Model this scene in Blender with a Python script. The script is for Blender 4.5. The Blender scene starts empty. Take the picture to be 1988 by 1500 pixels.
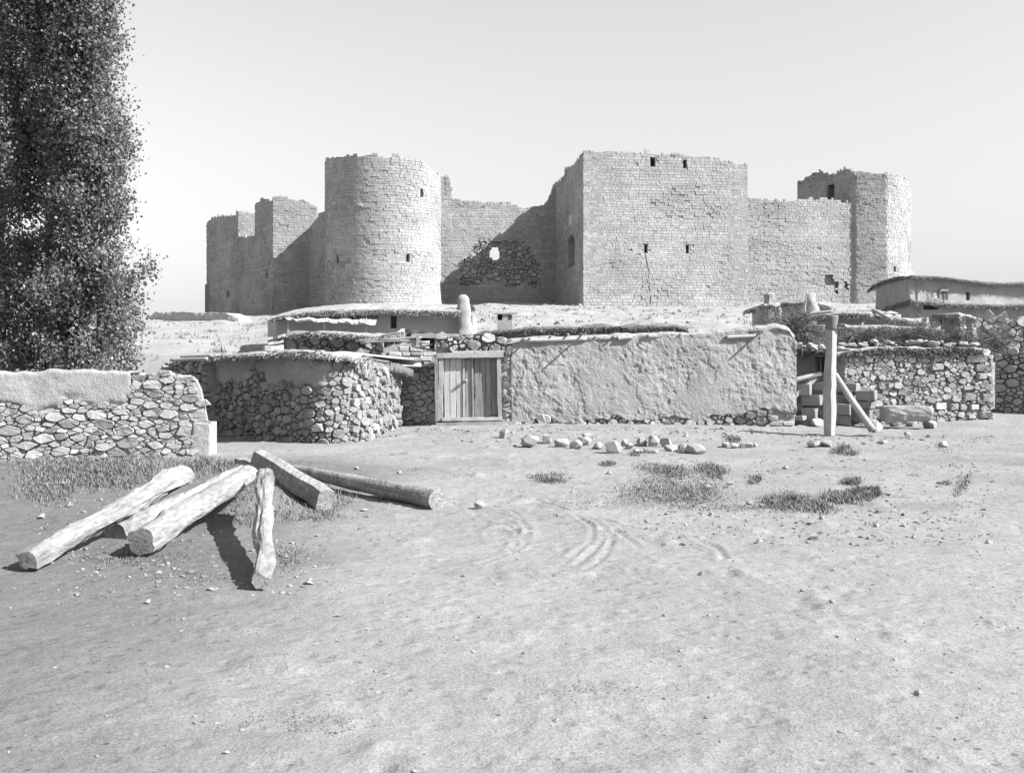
import bpy, bmesh, math, random
import numpy as np
from mathutils import Vector, Matrix

R = random.Random(11)
NR = np.random.default_rng(11)
sc = bpy.context.scene
COL = sc.collection

# ------------------------------------------------------------------ camera, sky, sun, exposure
F_PX, CX, HOR, CAM_Z = 2132.0, 994.0, 700.0, 1.6          # focal length in photo pixels, eye height in metres
cd = bpy.data.cameras.new('camera')
cam = bpy.data.objects.new('camera', cd)
COL.objects.link(cam)
cam.location = (0, 0, CAM_Z)
cam.rotation_euler = (math.radians(90), 0, 0)
cd.sensor_fit = 'HORIZONTAL'
cd.sensor_width = 36.0
cd.lens = 36.0 * F_PX / 1988.0
cd.shift_y = -(750.0 - HOR) / 1988.0
cd.clip_start = 0.1
cd.clip_end = 20000
sc.camera = cam

SUN = Vector((1.0, -0.36, 0.86)).normalized()              # towards the sun
EL = math.asin(SUN.z)
world = bpy.data.worlds.new('World')
sc.world = world
world.use_nodes = True
wn, wl = world.node_tree.nodes, world.node_tree.links
wn.clear()
wo = wn.new('ShaderNodeOutputWorld')
wb = wn.new('ShaderNodeBackground')
ws = wn.new('ShaderNodeTexSky')
ws.sky_type = 'NISHITA'
ws.sun_disc = False
ws.sun_elevation = EL
ws.sun_rotation = math.atan2(SUN.x, SUN.y)
ws.air_density = 2.0
ws.dust_density = 0.3
ws.ozone_density = 1.0
wsep = wn.new('ShaderNodeSeparateColor')                   # the plate is blue-sensitive: grey value = mean of green and blue light
wl.new(ws.outputs[0], wsep.inputs[0])
wmix = wn.new('ShaderNodeMix')
wmix.inputs[0].default_value = 0.5
wl.new(wsep.outputs[1], wmix.inputs[2])
wl.new(wsep.outputs[2], wmix.inputs[3])
wl.new(wmix.outputs[0], wb.inputs[0])
wb.inputs[1].default_value = 0.068
wl.new(wb.outputs[0], wo.inputs[0])

sl = bpy.data.lights.new('sun', 'SUN')
sl.energy = 5.0
sl.angle = math.radians(0.55)
sl.color = (1.0, 0.99, 0.97)
sun = bpy.data.objects.new('sun', sl)
sun.rotation_euler = SUN.to_track_quat('Z', 'Y').to_euler()
sun.location = (30, -20, 40)
COL.objects.link(sun)

sc.view_settings.view_transform = 'Standard'
sc.view_settings.look = 'None'
sc.view_settings.gamma = 1.0
sc.view_settings.use_curve_mapping = False
sc.view_settings.exposure = 1.34

# ------------------------------------------------------------------ numbers
def vnoise(x, y, seed=0):
    x = np.asarray(x, float); y = np.asarray(y, float)
    xi = np.floor(x).astype(np.int64); yi = np.floor(y).astype(np.int64)
    fx = x - xi; fy = y - yi
    fx = fx * fx * (3 - 2 * fx); fy = fy * fy * (3 - 2 * fy)
    def h(a, b):
        n = (a * 374761393 + b * 668265263 + seed * 1442695041) & 0x7fffffff
        n = ((n ^ (n >> 13)) * 1274126177) & 0x7fffffff
        n = ((n ^ (n >> 16)) * 2246822519) & 0x7fffffff
        return (n & 0xffff) / 32767.5 - 1.0
    a = h(xi, yi); b = h(xi + 1, yi); c = h(xi, yi + 1); d = h(xi + 1, yi + 1)
    return (a * (1 - fx) + b * fx) * (1 - fy) + (c * (1 - fx) + d * fx) * fy

def fbm(x, y, seed=0, o=4, g=0.5):
    s = 0; a = 1.0; f = 1.0
    for i in range(o):
        s = s + a * vnoise(np.asarray(x) * f + 17.3 * i, np.asarray(y) * f - 9.1 * i, seed + i)
        a *= g; f *= 2.03
    return s

def S(t):
    t = np.clip(t, 0, 1)
    return t * t * (3 - 2 * t)

def at(px, py, Y):
    """a point of the place from where it stands in the photograph and its distance"""
    return Vector(((px - CX) / F_PX * Y, Y, CAM_Z + (HOR - py) / F_PX * Y))

def xy(px, Y):
    return ((px - CX) / F_PX * Y, Y)

def zat(py, Y):
    return CAM_Z + (HOR - py) / F_PX * Y

def ground(x, y):
    x = np.asarray(x, float); y = np.asarray(y, float)
    front = 0.14 * S((y - 21.5) / 4) * S((x + 4.2) / 2.6) * (1 - 0.85 * S((x - 3) / 4))
    zb = np.interp(y, [26.4, 29, 33, 38, 45, 107, 125, 160, 220, 300], [0, .35, 1.0, 1.75, 2.55, 6.85, 8.1, 7.6, 3, 0])
    zl = np.interp(y, [20.5, 23.5, 27, 45, 100, 128, 160, 220, 300], [0, .25, 1.2, 2.4, 5.3, 7.0, 7.0, 3, 0])
    w = S((-x - 5.6 - 0.12 * (y - 20)) / (1.5 + 0.08 * np.clip(y - 20, 0, 120)))
    z = zb * (1 - w) + zl * w
    z = z * (1 - 0.5 * S((-x - 30 - 0.05 * y) / 50)) * (1 - 0.75 * S((x - 75) / 80))
    z = z + front
    amp = np.clip((y - 22) / 40, 0, 1)
    z = z + fbm(x * .35, y * .35, 3, 3) * (.018 + .16 * amp) + fbm(x * 1.7, y * 1.7, 5, 3) * (.010 + .05 * amp)
    return z

def gz(x, y):
    return float(ground(x, y))

# ------------------------------------------------------------------ mesh building
class MB:
    def __init__(s):
        s.v = []; s.f = []; s.t = []
    def add(s, v, f, tone=1.0):
        n = len(s.v)
        s.v.extend([tuple(p) for p in v])
        s.f.extend([tuple(i + n for i in q) for q in f])
        s.t.extend([tone] * len(v))
    def build(s, name, mat, parent=None, smooth=False):
        me = bpy.data.meshes.new(name)
        me.from_pydata(s.v, [], s.f)
        a = me.attributes.new('tone', 'FLOAT', 'POINT')
        a.data.foreach_set('value', s.t)
        me.materials.append(mat)
        if smooth:
            me.polygons.foreach_set('use_smooth', [True] * len(me.polygons))
        me.update()
        return link(name, me, parent)

def link(name, me, parent=None):
    o = bpy.data.objects.new(name, me)
    COL.objects.link(o)
    if parent is not None:
        o.parent = parent
        o.matrix_parent_inverse = Matrix.Translation(-TOP.get(parent.name, Vector((0, 0, 0))))
    return o

TOP = {}                                                    # world offset of each Empty at a thing's base

def np_mesh(name, V, Fc, mat, parent=None, smooth=False, tone=None):
    V = np.asarray(V, np.float32); Fc = np.asarray(Fc, np.int32)
    me = bpy.data.meshes.new(name)
    me.vertices.add(len(V)); me.vertices.foreach_set('co', V.ravel())
    me.loops.add(Fc.size); me.loops.foreach_set('vertex_index', Fc.ravel())
    me.polygons.add(len(Fc)); me.polygons.foreach_set('loop_start', np.arange(0, Fc.size, Fc.shape[1], dtype=np.int32))
    me.update(calc_edges=True)
    a = me.attributes.new('tone', 'FLOAT', 'POINT')
    a.data.foreach_set('value', np.ones(len(V), np.float32) if tone is None else np.asarray(tone, np.float32))
    if smooth:
        me.polygons.foreach_set('use_smooth', np.ones(len(Fc), bool))
    me.materials.append(mat)
    return link(name, me, parent)

def thing(name, label, cat, loc, group=None):
    o = bpy.data.objects.new(name, None)
    COL.objects.link(o)
    o.location = loc
    o.empty_display_size = 0.2
    o['label'] = label; o['category'] = cat; o['kind'] = 'thing'
    if group: o['group'] = group
    TOP[o.name] = Vector(loc)
    return o

def tag(o, label, cat, group=None):
    o['label'] = label; o['category'] = cat; o['kind'] = 'thing'
    if group: o['group'] = group
    return o

def stuff(o, label=None):
    o['kind'] = 'stuff'
    if label: o['label'] = label
    return o

def grid_faces(nu, nv):
    i = np.arange(nu - 1)[:, None] * nv + np.arange(nv - 1)[None, :]
    return np.stack([i, i + nv, i + nv + 1, i + 1], -1).reshape(-1, 4)

# ------------------------------------------------------------------ materials (the plate is black and white: greys only)
def g3(v):
    return (v, v, v, 1)

def mat(name, base, var=0.25, scale=1.5, rough=0.9, bumps=((12, .6, .02),), tone=False, fine=0.15, fscale=25, stretch=None, spec=0.15, stains=0.0):
    m = bpy.data.materials.new(name)
    m.use_nodes = True
    N, L = m.node_tree.nodes, m.node_tree.links
    b = N['Principled BSDF']
    b.inputs['Roughness'].default_value = rough
    b.inputs['Specular IOR Level'].default_value = spec
    tc = N.new('ShaderNodeTexCoord')
    vec = tc.outputs['Object']
    if stretch:
        mp = N.new('ShaderNodeMapping'); mp.inputs['Scale'].default_value = stretch
        L.new(vec, mp.inputs[0]); vec = mp.outputs[0]
    def noise(s, d=5, r=.6):
        n = N.new('ShaderNodeTexNoise'); n.inputs['Scale'].default_value = s
        n.inputs['Detail'].default_value = d; n.inputs['Roughness'].default_value = r
        L.new(vec, n.inputs['Vector']); return n.outputs['Fac']
    def math_(op, a, c):
        q = N.new('ShaderNodeMath'); q.operation = op
        for k, z in ((0, a), (1, c)):
            if isinstance(z, (int, float)): q.inputs[k].default_value = z
            else: L.new(z, q.inputs[k])
        return q.outputs[0]
    def rng(a, lo, hi, f0=.3, f1=.7):
        q = N.new('ShaderNodeMapRange'); q.inputs[1].default_value = f0; q.inputs[2].default_value = f1
        q.inputs[3].default_value = lo; q.inputs[4].default_value = hi
        L.new(a, q.inputs[0]); return q.outputs[0]
    col = math_('MULTIPLY', rng(noise(scale), 1 - var, 1 + var), rng(noise(fscale, 3), 1 - fine, 1 + fine))
    if stains:
        col = math_('MULTIPLY', col, rng(noise(scale * .35, 6, .7), 1 - stains, 1, .38, .5))
    if tone:
        a = N.new('ShaderNodeAttribute'); a.attribute_name = 'tone'
        col = math_('MULTIPLY', col, a.outputs['Fac'])
    col = math_('MULTIPLY', col, base)
    L.new(col, b.inputs['Base Color'])
    prev = None
    for (s, st, dist) in bumps:
        bp = N.new('ShaderNodeBump'); bp.inputs['Strength'].default_value = st; bp.inputs['Distance'].default_value = dist
        L.new(noise(s, 6, .65), bp.inputs['Height'])
        if prev: L.new(prev, bp.inputs['Normal'])
        prev = bp.outputs[0]
    if prev: L.new(prev, b.inputs['Normal'])
    return m

M_ASHLAR = mat('castle_stone', .30, .14, .35, .95, ((6, .7, .05), (30, .5, .015)), True, .12, 9)
M_CORE = mat('castle_mortar', .24, .2, .8, .95, ((5, .8, .08),), False, .15, 12)
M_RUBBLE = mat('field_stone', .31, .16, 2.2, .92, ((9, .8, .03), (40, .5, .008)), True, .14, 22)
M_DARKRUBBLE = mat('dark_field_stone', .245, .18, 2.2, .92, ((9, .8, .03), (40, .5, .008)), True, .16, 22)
M_MORTAR = mat('mud_mortar', .265, .2, 3, .97, ((14, .8, .03),), False, .2, 30)
M_PLASTER = mat('mud_plaster', .27, .14, 1.3, .96, ((11, .7, .022), (34, 1.0, .016), (110, .8, .005)), False, .16, 30, stains=.14)
M_SMOOTH = mat('smooth_mud_plaster', .33, .12, 1.0, .96, ((10, .5, .015), (50, .5, .004)), False, .1, 26)
M_ROOF = mat('mud_roof', .27, .14, 1.4, .97, ((9, .8, .03), (45, .5, .008)), False, .14, 30)
M_STRAW = mat('straw', .26, .3, 6, .9, (), True, .2, 40)
M_TWIG = mat('twigs', .13, .3, 5, .9, (), True, .2, 40)
M_LOG = mat('weathered_log', .235, .25, 4, .9, ((9, .9, .035), (34, .9, .016), (90, .6, .004)), False, .3, 30, (1, .22, 1), stains=.4)
M_BARK = mat('tree_bark', .2, .3, 2.0, .95, ((10, .8, .02),), False, .2, 20)
M_WOOD = mat('grey_wood', .27, .2, 2.0, .85, ((8, .5, .008), (30, .4, .003)), True, .25, 14, (7, 7, .6))
M_TIMBER = mat('pale_timber', .29, .2, 2.5, .85, ((10, .6, .01), (40, .5, .004)), True, .2, 30)
M_DARKWOOD = mat('dark_wood', .10, .2, 4, .8, ((20, .5, .006),), True, .2, 30)
M_BLOCK = mat('cut_stone', .27, .16, 3, .93, ((12, .7, .02), (60, .6, .005)), True, .16, 40)
M_SHEET = mat('roof_sheet', .42, .15, 3, .7, ((14, .4, .01),), False, .1, 30)
M_THATCH = mat('old_thatch', .13, .3, 4, .95, ((20, .9, .03), (70, .7, .01)), False, .3, 30)
M_DARK = mat('dark_inside', .05, .2, 2, .95, (), False, .1, 10)
M_ROCK = mat('loose_stone', .30, .14, 4, .92, ((14, .8, .015), (60, .5, .004)), True, .14, 40)
M_GRASS = mat('dry_grass', .145, .3, 3, .85, (), True, .2, 20)

def leaf_material():
    m = mat('poplar_leaf', .165, .35, 2.2, .5, (), True, .2, 20, None, .25)
    N, L = m.node_tree.nodes, m.node_tree.links
    out = N['Material Output']; b = N['Principled BSDF']
    tr = N.new('ShaderNodeBsdfTranslucent'); tr.inputs[0].default_value = g3(.16)
    mx = N.new('ShaderNodeMixShader'); mx.inputs[0].default_value = .3
    L.new(b.outputs[0], mx.inputs[1]); L.new(tr.outputs[0], mx.inputs[2]); L.new(mx.outputs[0], out.inputs[0])
    return m
M_LEAF = leaf_material()

def ground_material():
    m = bpy.data.materials.new('dry_earth')
    m.use_nodes = True
    N, L = m.node_tree.nodes, m.node_tree.links
    b = N['Principled BSDF']
    b.inputs['Roughness'].default_value = .97; b.inputs['Specular IOR Level'].default_value = .08
    tc = N.new('ShaderNodeTexCoord'); vec = tc.outputs['Object']
    def noise(s, d=6, r=.6, st=None):
        n = N.new('ShaderNodeTexNoise'); n.inputs['Scale'].default_value = s
        n.inputs['Detail'].default_value = d; n.inputs['Roughness'].default_value = r
        v = vec
        if st:
            mp = N.new('ShaderNodeMapping'); mp.inputs['Scale'].default_value = st
            L.new(vec, mp.inputs[0]); v = mp.outputs[0]
        L.new(v, n.inputs['Vector']); return n.outputs['Fac']
    def rng(a, lo, hi, f0=.3, f1=.7):
        q = N.new('ShaderNodeMapRange'); q.inputs[1].default_value = f0; q.inputs[2].default_value = f1
        q.inputs[3].default_value = lo; q.inputs[4].default_value = hi
        L.new(a, q.inputs[0]); return q.outputs[0]
    def mul(a, c):
        q = N.new('ShaderNodeMath'); q.operation = 'MULTIPLY'
        for k, z in ((0, a), (1, c)):
            if isinstance(z, (int, float)): q.inputs[k].default_value = z
            else: L.new(z, q.inputs[k])
        return q.outputs[0]
    at_ = N.new('ShaderNodeAttribute'); at_.attribute_name = 'tone'
    col = mul(rng(noise(.5), .86, 1.1), rng(noise(6, 5, .7), .9, 1.08))
    col = mul(col, rng(noise(45, 4, .7), .82, 1.15))
    col = mul(col, rng(noise(3.5, 9, .8), .91, 1.0, .36, .5))
    col = mul(col, rng(noise(28, 6, .8), .82, 1.0, .30, .40))
    col = mul(col, rng(noise(90, 3, .8), .8, 1.08, .35, .6))
    def voro(sc_):
        v = N.new('ShaderNodeTexVoronoi'); v.inputs['Scale'].default_value = sc_; v.inputs['Randomness'].default_value = 1.0
        L.new(vec, v.inputs['Vector']); return v
    for (sc_, th, dr, lo) in ((16, .92, .30, .5), (60, .86, .4, .55)):      # straw, dung and crumbs trodden into the dust
        v = voro(sc_); sp_ = N.new('ShaderNodeSeparateColor'); L.new(v.outputs['Color'], sp_.inputs[0])
        k1_ = rng(sp_.outputs[0], 0, 1, th, th + .02); k2_ = rng(v.outputs['Distance'], 1, 0, dr * .5, dr)
        col = mul(col, rng(mul(k1_, k2_), 1, lo, 0, 1))
    col = mul(col, at_.outputs['Fac'])
    col = mul(col, .232)
    L.new(col, b.inputs['Base Color'])
    prev = None
    for (s, st, d) in ((3, .4, .05), (10, .6, .025), (50, .7, .007)):
        bp = N.new('ShaderNodeBump'); bp.inputs['Strength'].default_value = st; bp.inputs['Distance'].default_value = d
        L.new(noise(s, 6, .7), bp.inputs['Height'])
        if prev: L.new(prev, bp.inputs['Normal'])
        prev = bp.outputs[0]
    for (sc_, d) in ((6.5, .018),):                                                     # footprints and hoof dents
        bp = N.new('ShaderNodeBump'); bp.inputs['Strength'].default_value = .55; bp.inputs['Distance'].default_value = d
        v = voro(sc_)
        L.new(rng(v.outputs['Distance'], 0, 1, .05, .4), bp.inputs['Height']); L.new(prev, bp.inputs['Normal']); prev = bp.outputs[0]
    L.new(prev, b.inputs['Normal'])
    return m
M_GROUND = ground_material()

# ------------------------------------------------------------------ ground: one sheet to the horizon
def axis(segs):
    out = []
    for a, b, st in segs:
        out += list(np.arange(a, b, st))
    return np.array(out)
xs_pos = axis(((2.6, 9, .07), (9, 16, .25), (16, 40, .8), (40, 120, 4), (120, 600, 40), (600, 6001, 600)))
xs_neg = axis(((.8, 9, .07), (9, 16, .25), (16, 40, .8), (40, 120, 4), (120, 600, 40), (600, 6001, 600)))
gx = np.concatenate([-xs_neg[::-1], np.arange(-.8 + .025, 2.6 - .01, .025), xs_pos])
gy = np.concatenate([axis(((-60, -8, 6), (-8, 3, .8), (3, 8.6, .06), (8.6, 12.6, .024), (12.6, 27, .11), (27, 48, .35), (48, 135, .9), (135, 320, 8), (320, 1000, 80), (1000, 9001, 1000)))])
GX, GY = np.meshgrid(gx, gy, indexing='ij')
GZ = ground(GX, GY)
near = np.clip(1 - (np.hypot(GX, GY - 12) - 14) / 14, 0, 1)
GZ = GZ + near * (fbm(GX * 5, GY * 5, 21, 3) * .007 + np.clip(fbm(GX * 2.3, GY * 3.1, 22, 4) - .55, 0, 1) * .05)
# ruts: arcs scored by turning cart wheels, each a shallow groove between two low berms
RUTS = [[(860, 975), (930, 982), (985, 992), (1022, 1010), (1033, 1032), (1018, 1055), (975, 1078), (920, 1092)], [(905, 988), (960, 992), (1005, 1004), (1024, 1024), (1014, 1048), (985, 1066)], [(945, 978), (990, 988), (1014, 1002)],
        [(1000, 955), (1060, 970), (1120, 988), (1162, 1010), (1186, 1035), (1186, 1062), (1160, 1088), (1110, 1108), (1040, 1122)], [(1040, 972), (1100, 988), (1140, 1008), (1152, 1032), (1138, 1058), (1105, 1080)], [(1075, 980), (1130, 996), (1165, 1018), (1172, 1044), (1150, 1070), (1112, 1092)],
        [(1120, 1000), (1150, 1016), (1160, 1036), (1146, 1058)], [(1150, 1000), (1210, 1018), (1290, 1034), (1380, 1052), (1405, 1068), (1402, 1086)], [(1190, 1022), (1215, 1042), (1240, 1060)], [(885, 925), (940, 934), (1000, 948), (1060, 962)], [(930, 1005), (985, 1018), (1008, 1036), (995, 1058)], [(1330, 1040), (1390, 1062), (1412, 1082)]]
def carve(GX, GY, GZ):
    ix = np.where((gx > -.85) & (gx < 2.65))[0]; iy = np.where((gy > 8.3) & (gy < 15.2))[0]
    X = GX[np.ix_(ix, iy)]; Y = GY[np.ix_(ix, iy)]; D = np.zeros_like(X)
    for k, c in enumerate(RUTS):
        yy = np.array([CAM_Z * F_PX / (p[1] - HOR) for p in c]); xx = (np.array([p[0] for p in c]) - CX) / F_PX * yy
        t = np.linspace(0, len(c) - 1, 90)
        px_ = np.convolve(np.pad(np.interp(t, range(len(c)), xx), 6, 'edge'), np.ones(13) / 13, 'valid')
        py_ = np.convolve(np.pad(np.interp(t, range(len(c)), yy), 6, 'edge'), np.ones(13) / 13, 'valid')
        best = np.full(X.shape, 9.0); wt = np.ones(X.shape)
        for q in range(90):
            d = np.hypot(X - px_[q], Y - py_[q])
            m = d < best
            best = np.where(m, d, best); wt = np.where(m, .62 + .38 * float(vnoise(q * .23, k * 4.7, 3)), wt)
        best = best + .006 * fbm(X * 9, Y * 9, 40 + k, 2)
        D += np.clip(wt, 0, 1) * (-.017 * np.exp(-(best / .021) ** 2) + .010 * np.exp(-((best - .052) / .020) ** 2))
    GZ[np.ix_(ix, iy)] += D
carve(GX, GY, GZ)
# ground tone: trodden pale track on the right; left darkening is mostly painted vignette
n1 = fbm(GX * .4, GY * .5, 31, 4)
ph = 1.0 - .42 * S((-GX - .15 - .05 * GY + .6 * n1) / 2.2) * (1 - S((GY - 17) / 2))  # vignette falloff put into the ground colour, with a noisy edge
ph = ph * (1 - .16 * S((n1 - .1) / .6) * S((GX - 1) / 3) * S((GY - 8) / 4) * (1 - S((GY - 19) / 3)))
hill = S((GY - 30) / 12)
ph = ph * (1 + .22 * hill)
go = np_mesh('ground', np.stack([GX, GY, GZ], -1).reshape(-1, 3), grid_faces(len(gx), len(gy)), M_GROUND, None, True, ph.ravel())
go['kind'] = 'structure'
from bisect import bisect_right
_gx, _gy, _gz = gx.tolist(), gy.tolist(), GZ.tolist()
def gz(x, y):
    i = min(max(bisect_right(_gx, x) - 1, 0), len(_gx) - 2); j = min(max(bisect_right(_gy, y) - 1, 0), len(_gy) - 2)
    a = (x - _gx[i]) / (_gx[i + 1] - _gx[i]); b = (y - _gy[j]) / (_gy[j + 1] - _gy[j])
    p, q = _gz[i], _gz[i + 1]
    return (p[j] * (1 - a) + q[j] * a) * (1 - b) + (p[j + 1] * (1 - a) + q[j + 1] * a) * b


# ------------------------------------------------------------------ wall surfaces
class Surf:
    """a vertical face along a plan line; u metres along it, v metres up from z0, w metres out of it"""
    def __init__(s, pts, z0, batter=None, smooth=False):
        p = np.array(pts, float)
        if smooth:
            q = []
            e = np.vstack([2 * p[0] - p[1], p, 2 * p[-1] - p[-2]])
            for i in range(1, len(e) - 2):
                for t in np.linspace(0, 1, 14, endpoint=False):
                    a, b, c, d = e[i - 1], e[i], e[i + 1], e[i + 2]
                    q.append(.5 * (2 * b + (c - a) * t + (2 * a - 5 * b + 4 * c - d) * t * t + (3 * b - a - 3 * c + d) * t ** 3))
            p = np.vstack([q, p[-1]])
        d = np.diff(p, axis=0)
        l = np.hypot(d[:, 0], d[:, 1])
        s.p = p; s.u = np.concatenate([[0], np.cumsum(l)]); s.len = s.u[-1]
        t = d / l[:, None]
        n = np.stack([t[:, 1], -t[:, 0]], 1)
        s.mode = smooth
        if smooth:
            nn = np.vstack([n[0], (n[1:] + n[:-1]) / 2, n[-1]])
            s.n = nn / np.hypot(nn[:, 0], nn[:, 1])[:, None]
        else:
            s.seg = n
        s.z0 = z0; s.batter = batter
    def map(s, u, v, w):
        u = np.asarray(u, float); v = np.asarray(v, float); w = np.asarray(w, float)
        if s.batter: w = w + s.batter(v)
        x = np.interp(u, s.u, s.p[:, 0]); y = np.interp(u, s.u, s.p[:, 1])
        if s.mode:
            nx = np.interp(u, s.u, s.n[:, 0]); ny = np.interp(u, s.u, s.n[:, 1])
        else:
            k = np.clip(np.searchsorted(s.u, u, side='right') - 1, 0, len(s.seg) - 1)
            nx = s.seg[k, 0]; ny = s.seg[k, 1]
        ex = u - np.clip(u, 0, s.len)                       # run on past the ends
        d0 = (s.p[1] - s.p[0]); d0 = d0 / np.hypot(*d0); d1 = (s.p[-1] - s.p[-2]); d1 = d1 / np.hypot(*d1)
        x = x + np.where(ex < 0, ex * d0[0], ex * d1[0]); y = y + np.where(ex < 0, ex * d0[1], ex * d1[1])
        return np.stack(np.broadcast_arrays(x + nx * w, y + ny * w, s.z0 + v), -1)
    def u_at(s, px):
        """where along the face the photo column px falls"""
        uu = np.linspace(0, s.len, 1500)
        P = s.map(uu, 0 * uu, 0 * uu)
        q = CX + F_PX * P[:, 0] / P[:, 1]
        return float(uu[np.argmin(abs(q - px))])
    def v_at(s, px, py):
        u = s.u_at(px)
        Y = float(s.map(u, 0, 0)[1])
        return zat(py, Y) - s.z0
    def prof(s, pairs):
        """top outline from (photo column, photo row) pairs"""
        a = sorted((s.u_at(px), s.v_at(px, py)) for px, py in pairs)
        U = [k[0] for k in a]; V = [k[1] for k in a]
        return lambda u: np.interp(u, U, V)

def core_wall(surf, u0, u1, top, thick, mt, name, parent, step=.4, vstep=.6, w0=-.12, openings=(), rough=0.0, seed=0, smooth=False, recess=None):
    """solid wall body; openings are (u0,u1,v0,v1,depth) with depth None = right through"""
    ub = set(np.round(np.linspace(u0, u1, max(2, int((u1 - u0) / step) + 1)), 3))
    for o in openings: ub |= {round(o[0], 3), round(o[1], 3)}
    ub = np.array(sorted(k for k in ub if u0 - 1e-6 <= k <= u1 + 1e-6))
    keep = [0]
    fixed = {round(o[k], 3) for o in openings for k in (0, 1)}
    for i in range(1, len(ub)):
        if ub[i] - ub[keep[-1]] > step * .3 or ub[i] in fixed or i == len(ub) - 1: keep.append(i)
    ub = ub[keep]
    mx = float(np.max(top(np.linspace(u0, u1, 400))))
    vb = set(np.round(np.arange(0, mx + vstep, vstep), 3))
    for o in openings: vb |= {round(o[2], 3), round(o[3], 3)}
    vb = np.array(sorted(vb))
    nu, nv = len(ub) - 1, len(vb) - 1
    tp = np.minimum(top(ub), 1e9)
    W = np.full((nu, nv), float(w0)); solid = np.ones((nu, nv), bool); thru = np.zeros((nu, nv), bool)
    uc = (ub[1:] + ub[:-1]) / 2; vc = (vb[1:] + vb[:-1]) / 2
    if recess is not None:
        UU, VV = np.meshgrid(uc, vc, indexing='ij')
        W = W + recess(UU, VV)
    for (a, b, c, d, dep) in openings:
        sel = ((uc > a) & (uc < b))[:, None] & ((vc > c) & (vc < d))[None, :]
        if dep is None: thru |= sel
        else: W[sel] = -dep
    tc = np.minimum(tp[1:], tp[:-1])
    solid = vb[None, :-1] < tc[:, None] + .001
    mb_u, mb_v, mb_w, faces = [], [], [], []
    def quad(pts):
        n = len(mb_u)
        for (a, b, c) in pts: mb_u.append(a); mb_v.append(b); mb_w.append(c)
        faces.append((n, n + 1, n + 2, n + 3))
    def vt(i, j):                                            # top-clipped height at column edge i, row edge j
        return min(vb[j], tp[i])
    def wat(i, j):
        if i < 0 or j < 0 or i >= nu or j >= nv or not solid[i, j]: return None
        return -thick if thru[i, j] else W[i, j]
    for i in range(nu):
        jt = -1
        for j in range(nv):
            if not solid[i, j]: continue
            jt = j
            last = (j == nv - 1) or not solid[i, j + 1]
            va0, va1 = vt(i, j), vt(i + 1, j)
            vb0, vb1 = (tp[i], tp[i + 1]) if last else (vt(i, j + 1), vt(i + 1, j + 1))
            w = wat(i, j)
            if not thru[i, j]:
                quad(((ub[i], va0, w), (ub[i + 1], va1, w), (ub[i + 1], vb1, w), (ub[i], vb0, w)))
                quad(((ub[i + 1], va1, -thick), (ub[i], va0, -thick), (ub[i], vb0, -thick), (ub[i + 1], vb1, -thick)))
            r = wat(i + 1, j)
            rw = -thick if r is None else r
            if abs(rw - w) > 1e-6:
                quad(((ub[i + 1], va1, w), (ub[i + 1], va1, rw), (ub[i + 1], vb1, rw), (ub[i + 1], vb1, w)))
            if i == 0:
                quad(((ub[0], va0, -thick), (ub[0], va0, w), (ub[0], vb0, w), (ub[0], vb0, -thick)))
            elif wat(i - 1, j) is None:
                quad(((ub[i], va0, -thick), (ub[i], va0, w), (ub[i], vb0, w), (ub[i], vb0, -thick)))
            if not last:
                t = wat(i, j + 1)
                if abs(t - w) > 1e-6:
                    quad(((ub[i], vb0, w), (ub[i + 1], vb1, w), (ub[i + 1], vb1, t), (ub[i], vb0, t)))
            else:
                quad(((ub[i], vb0, w), (ub[i + 1], vb1, w), (ub[i + 1], vb1, -thick), (ub[i], vb0, -thick)))
    U = np.array(mb_u); V = np.array(mb_v); Wv = np.array(mb_w)
    if rough:
        Wv = Wv + np.where(Wv > -thick * .9, fbm(U * 1.3, V * 1.3, seed, 4) * rough, 0)
    P = surf.map(U, V, Wv)
    return np_mesh(name, P, np.array(faces), mt, parent, smooth)

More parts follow.
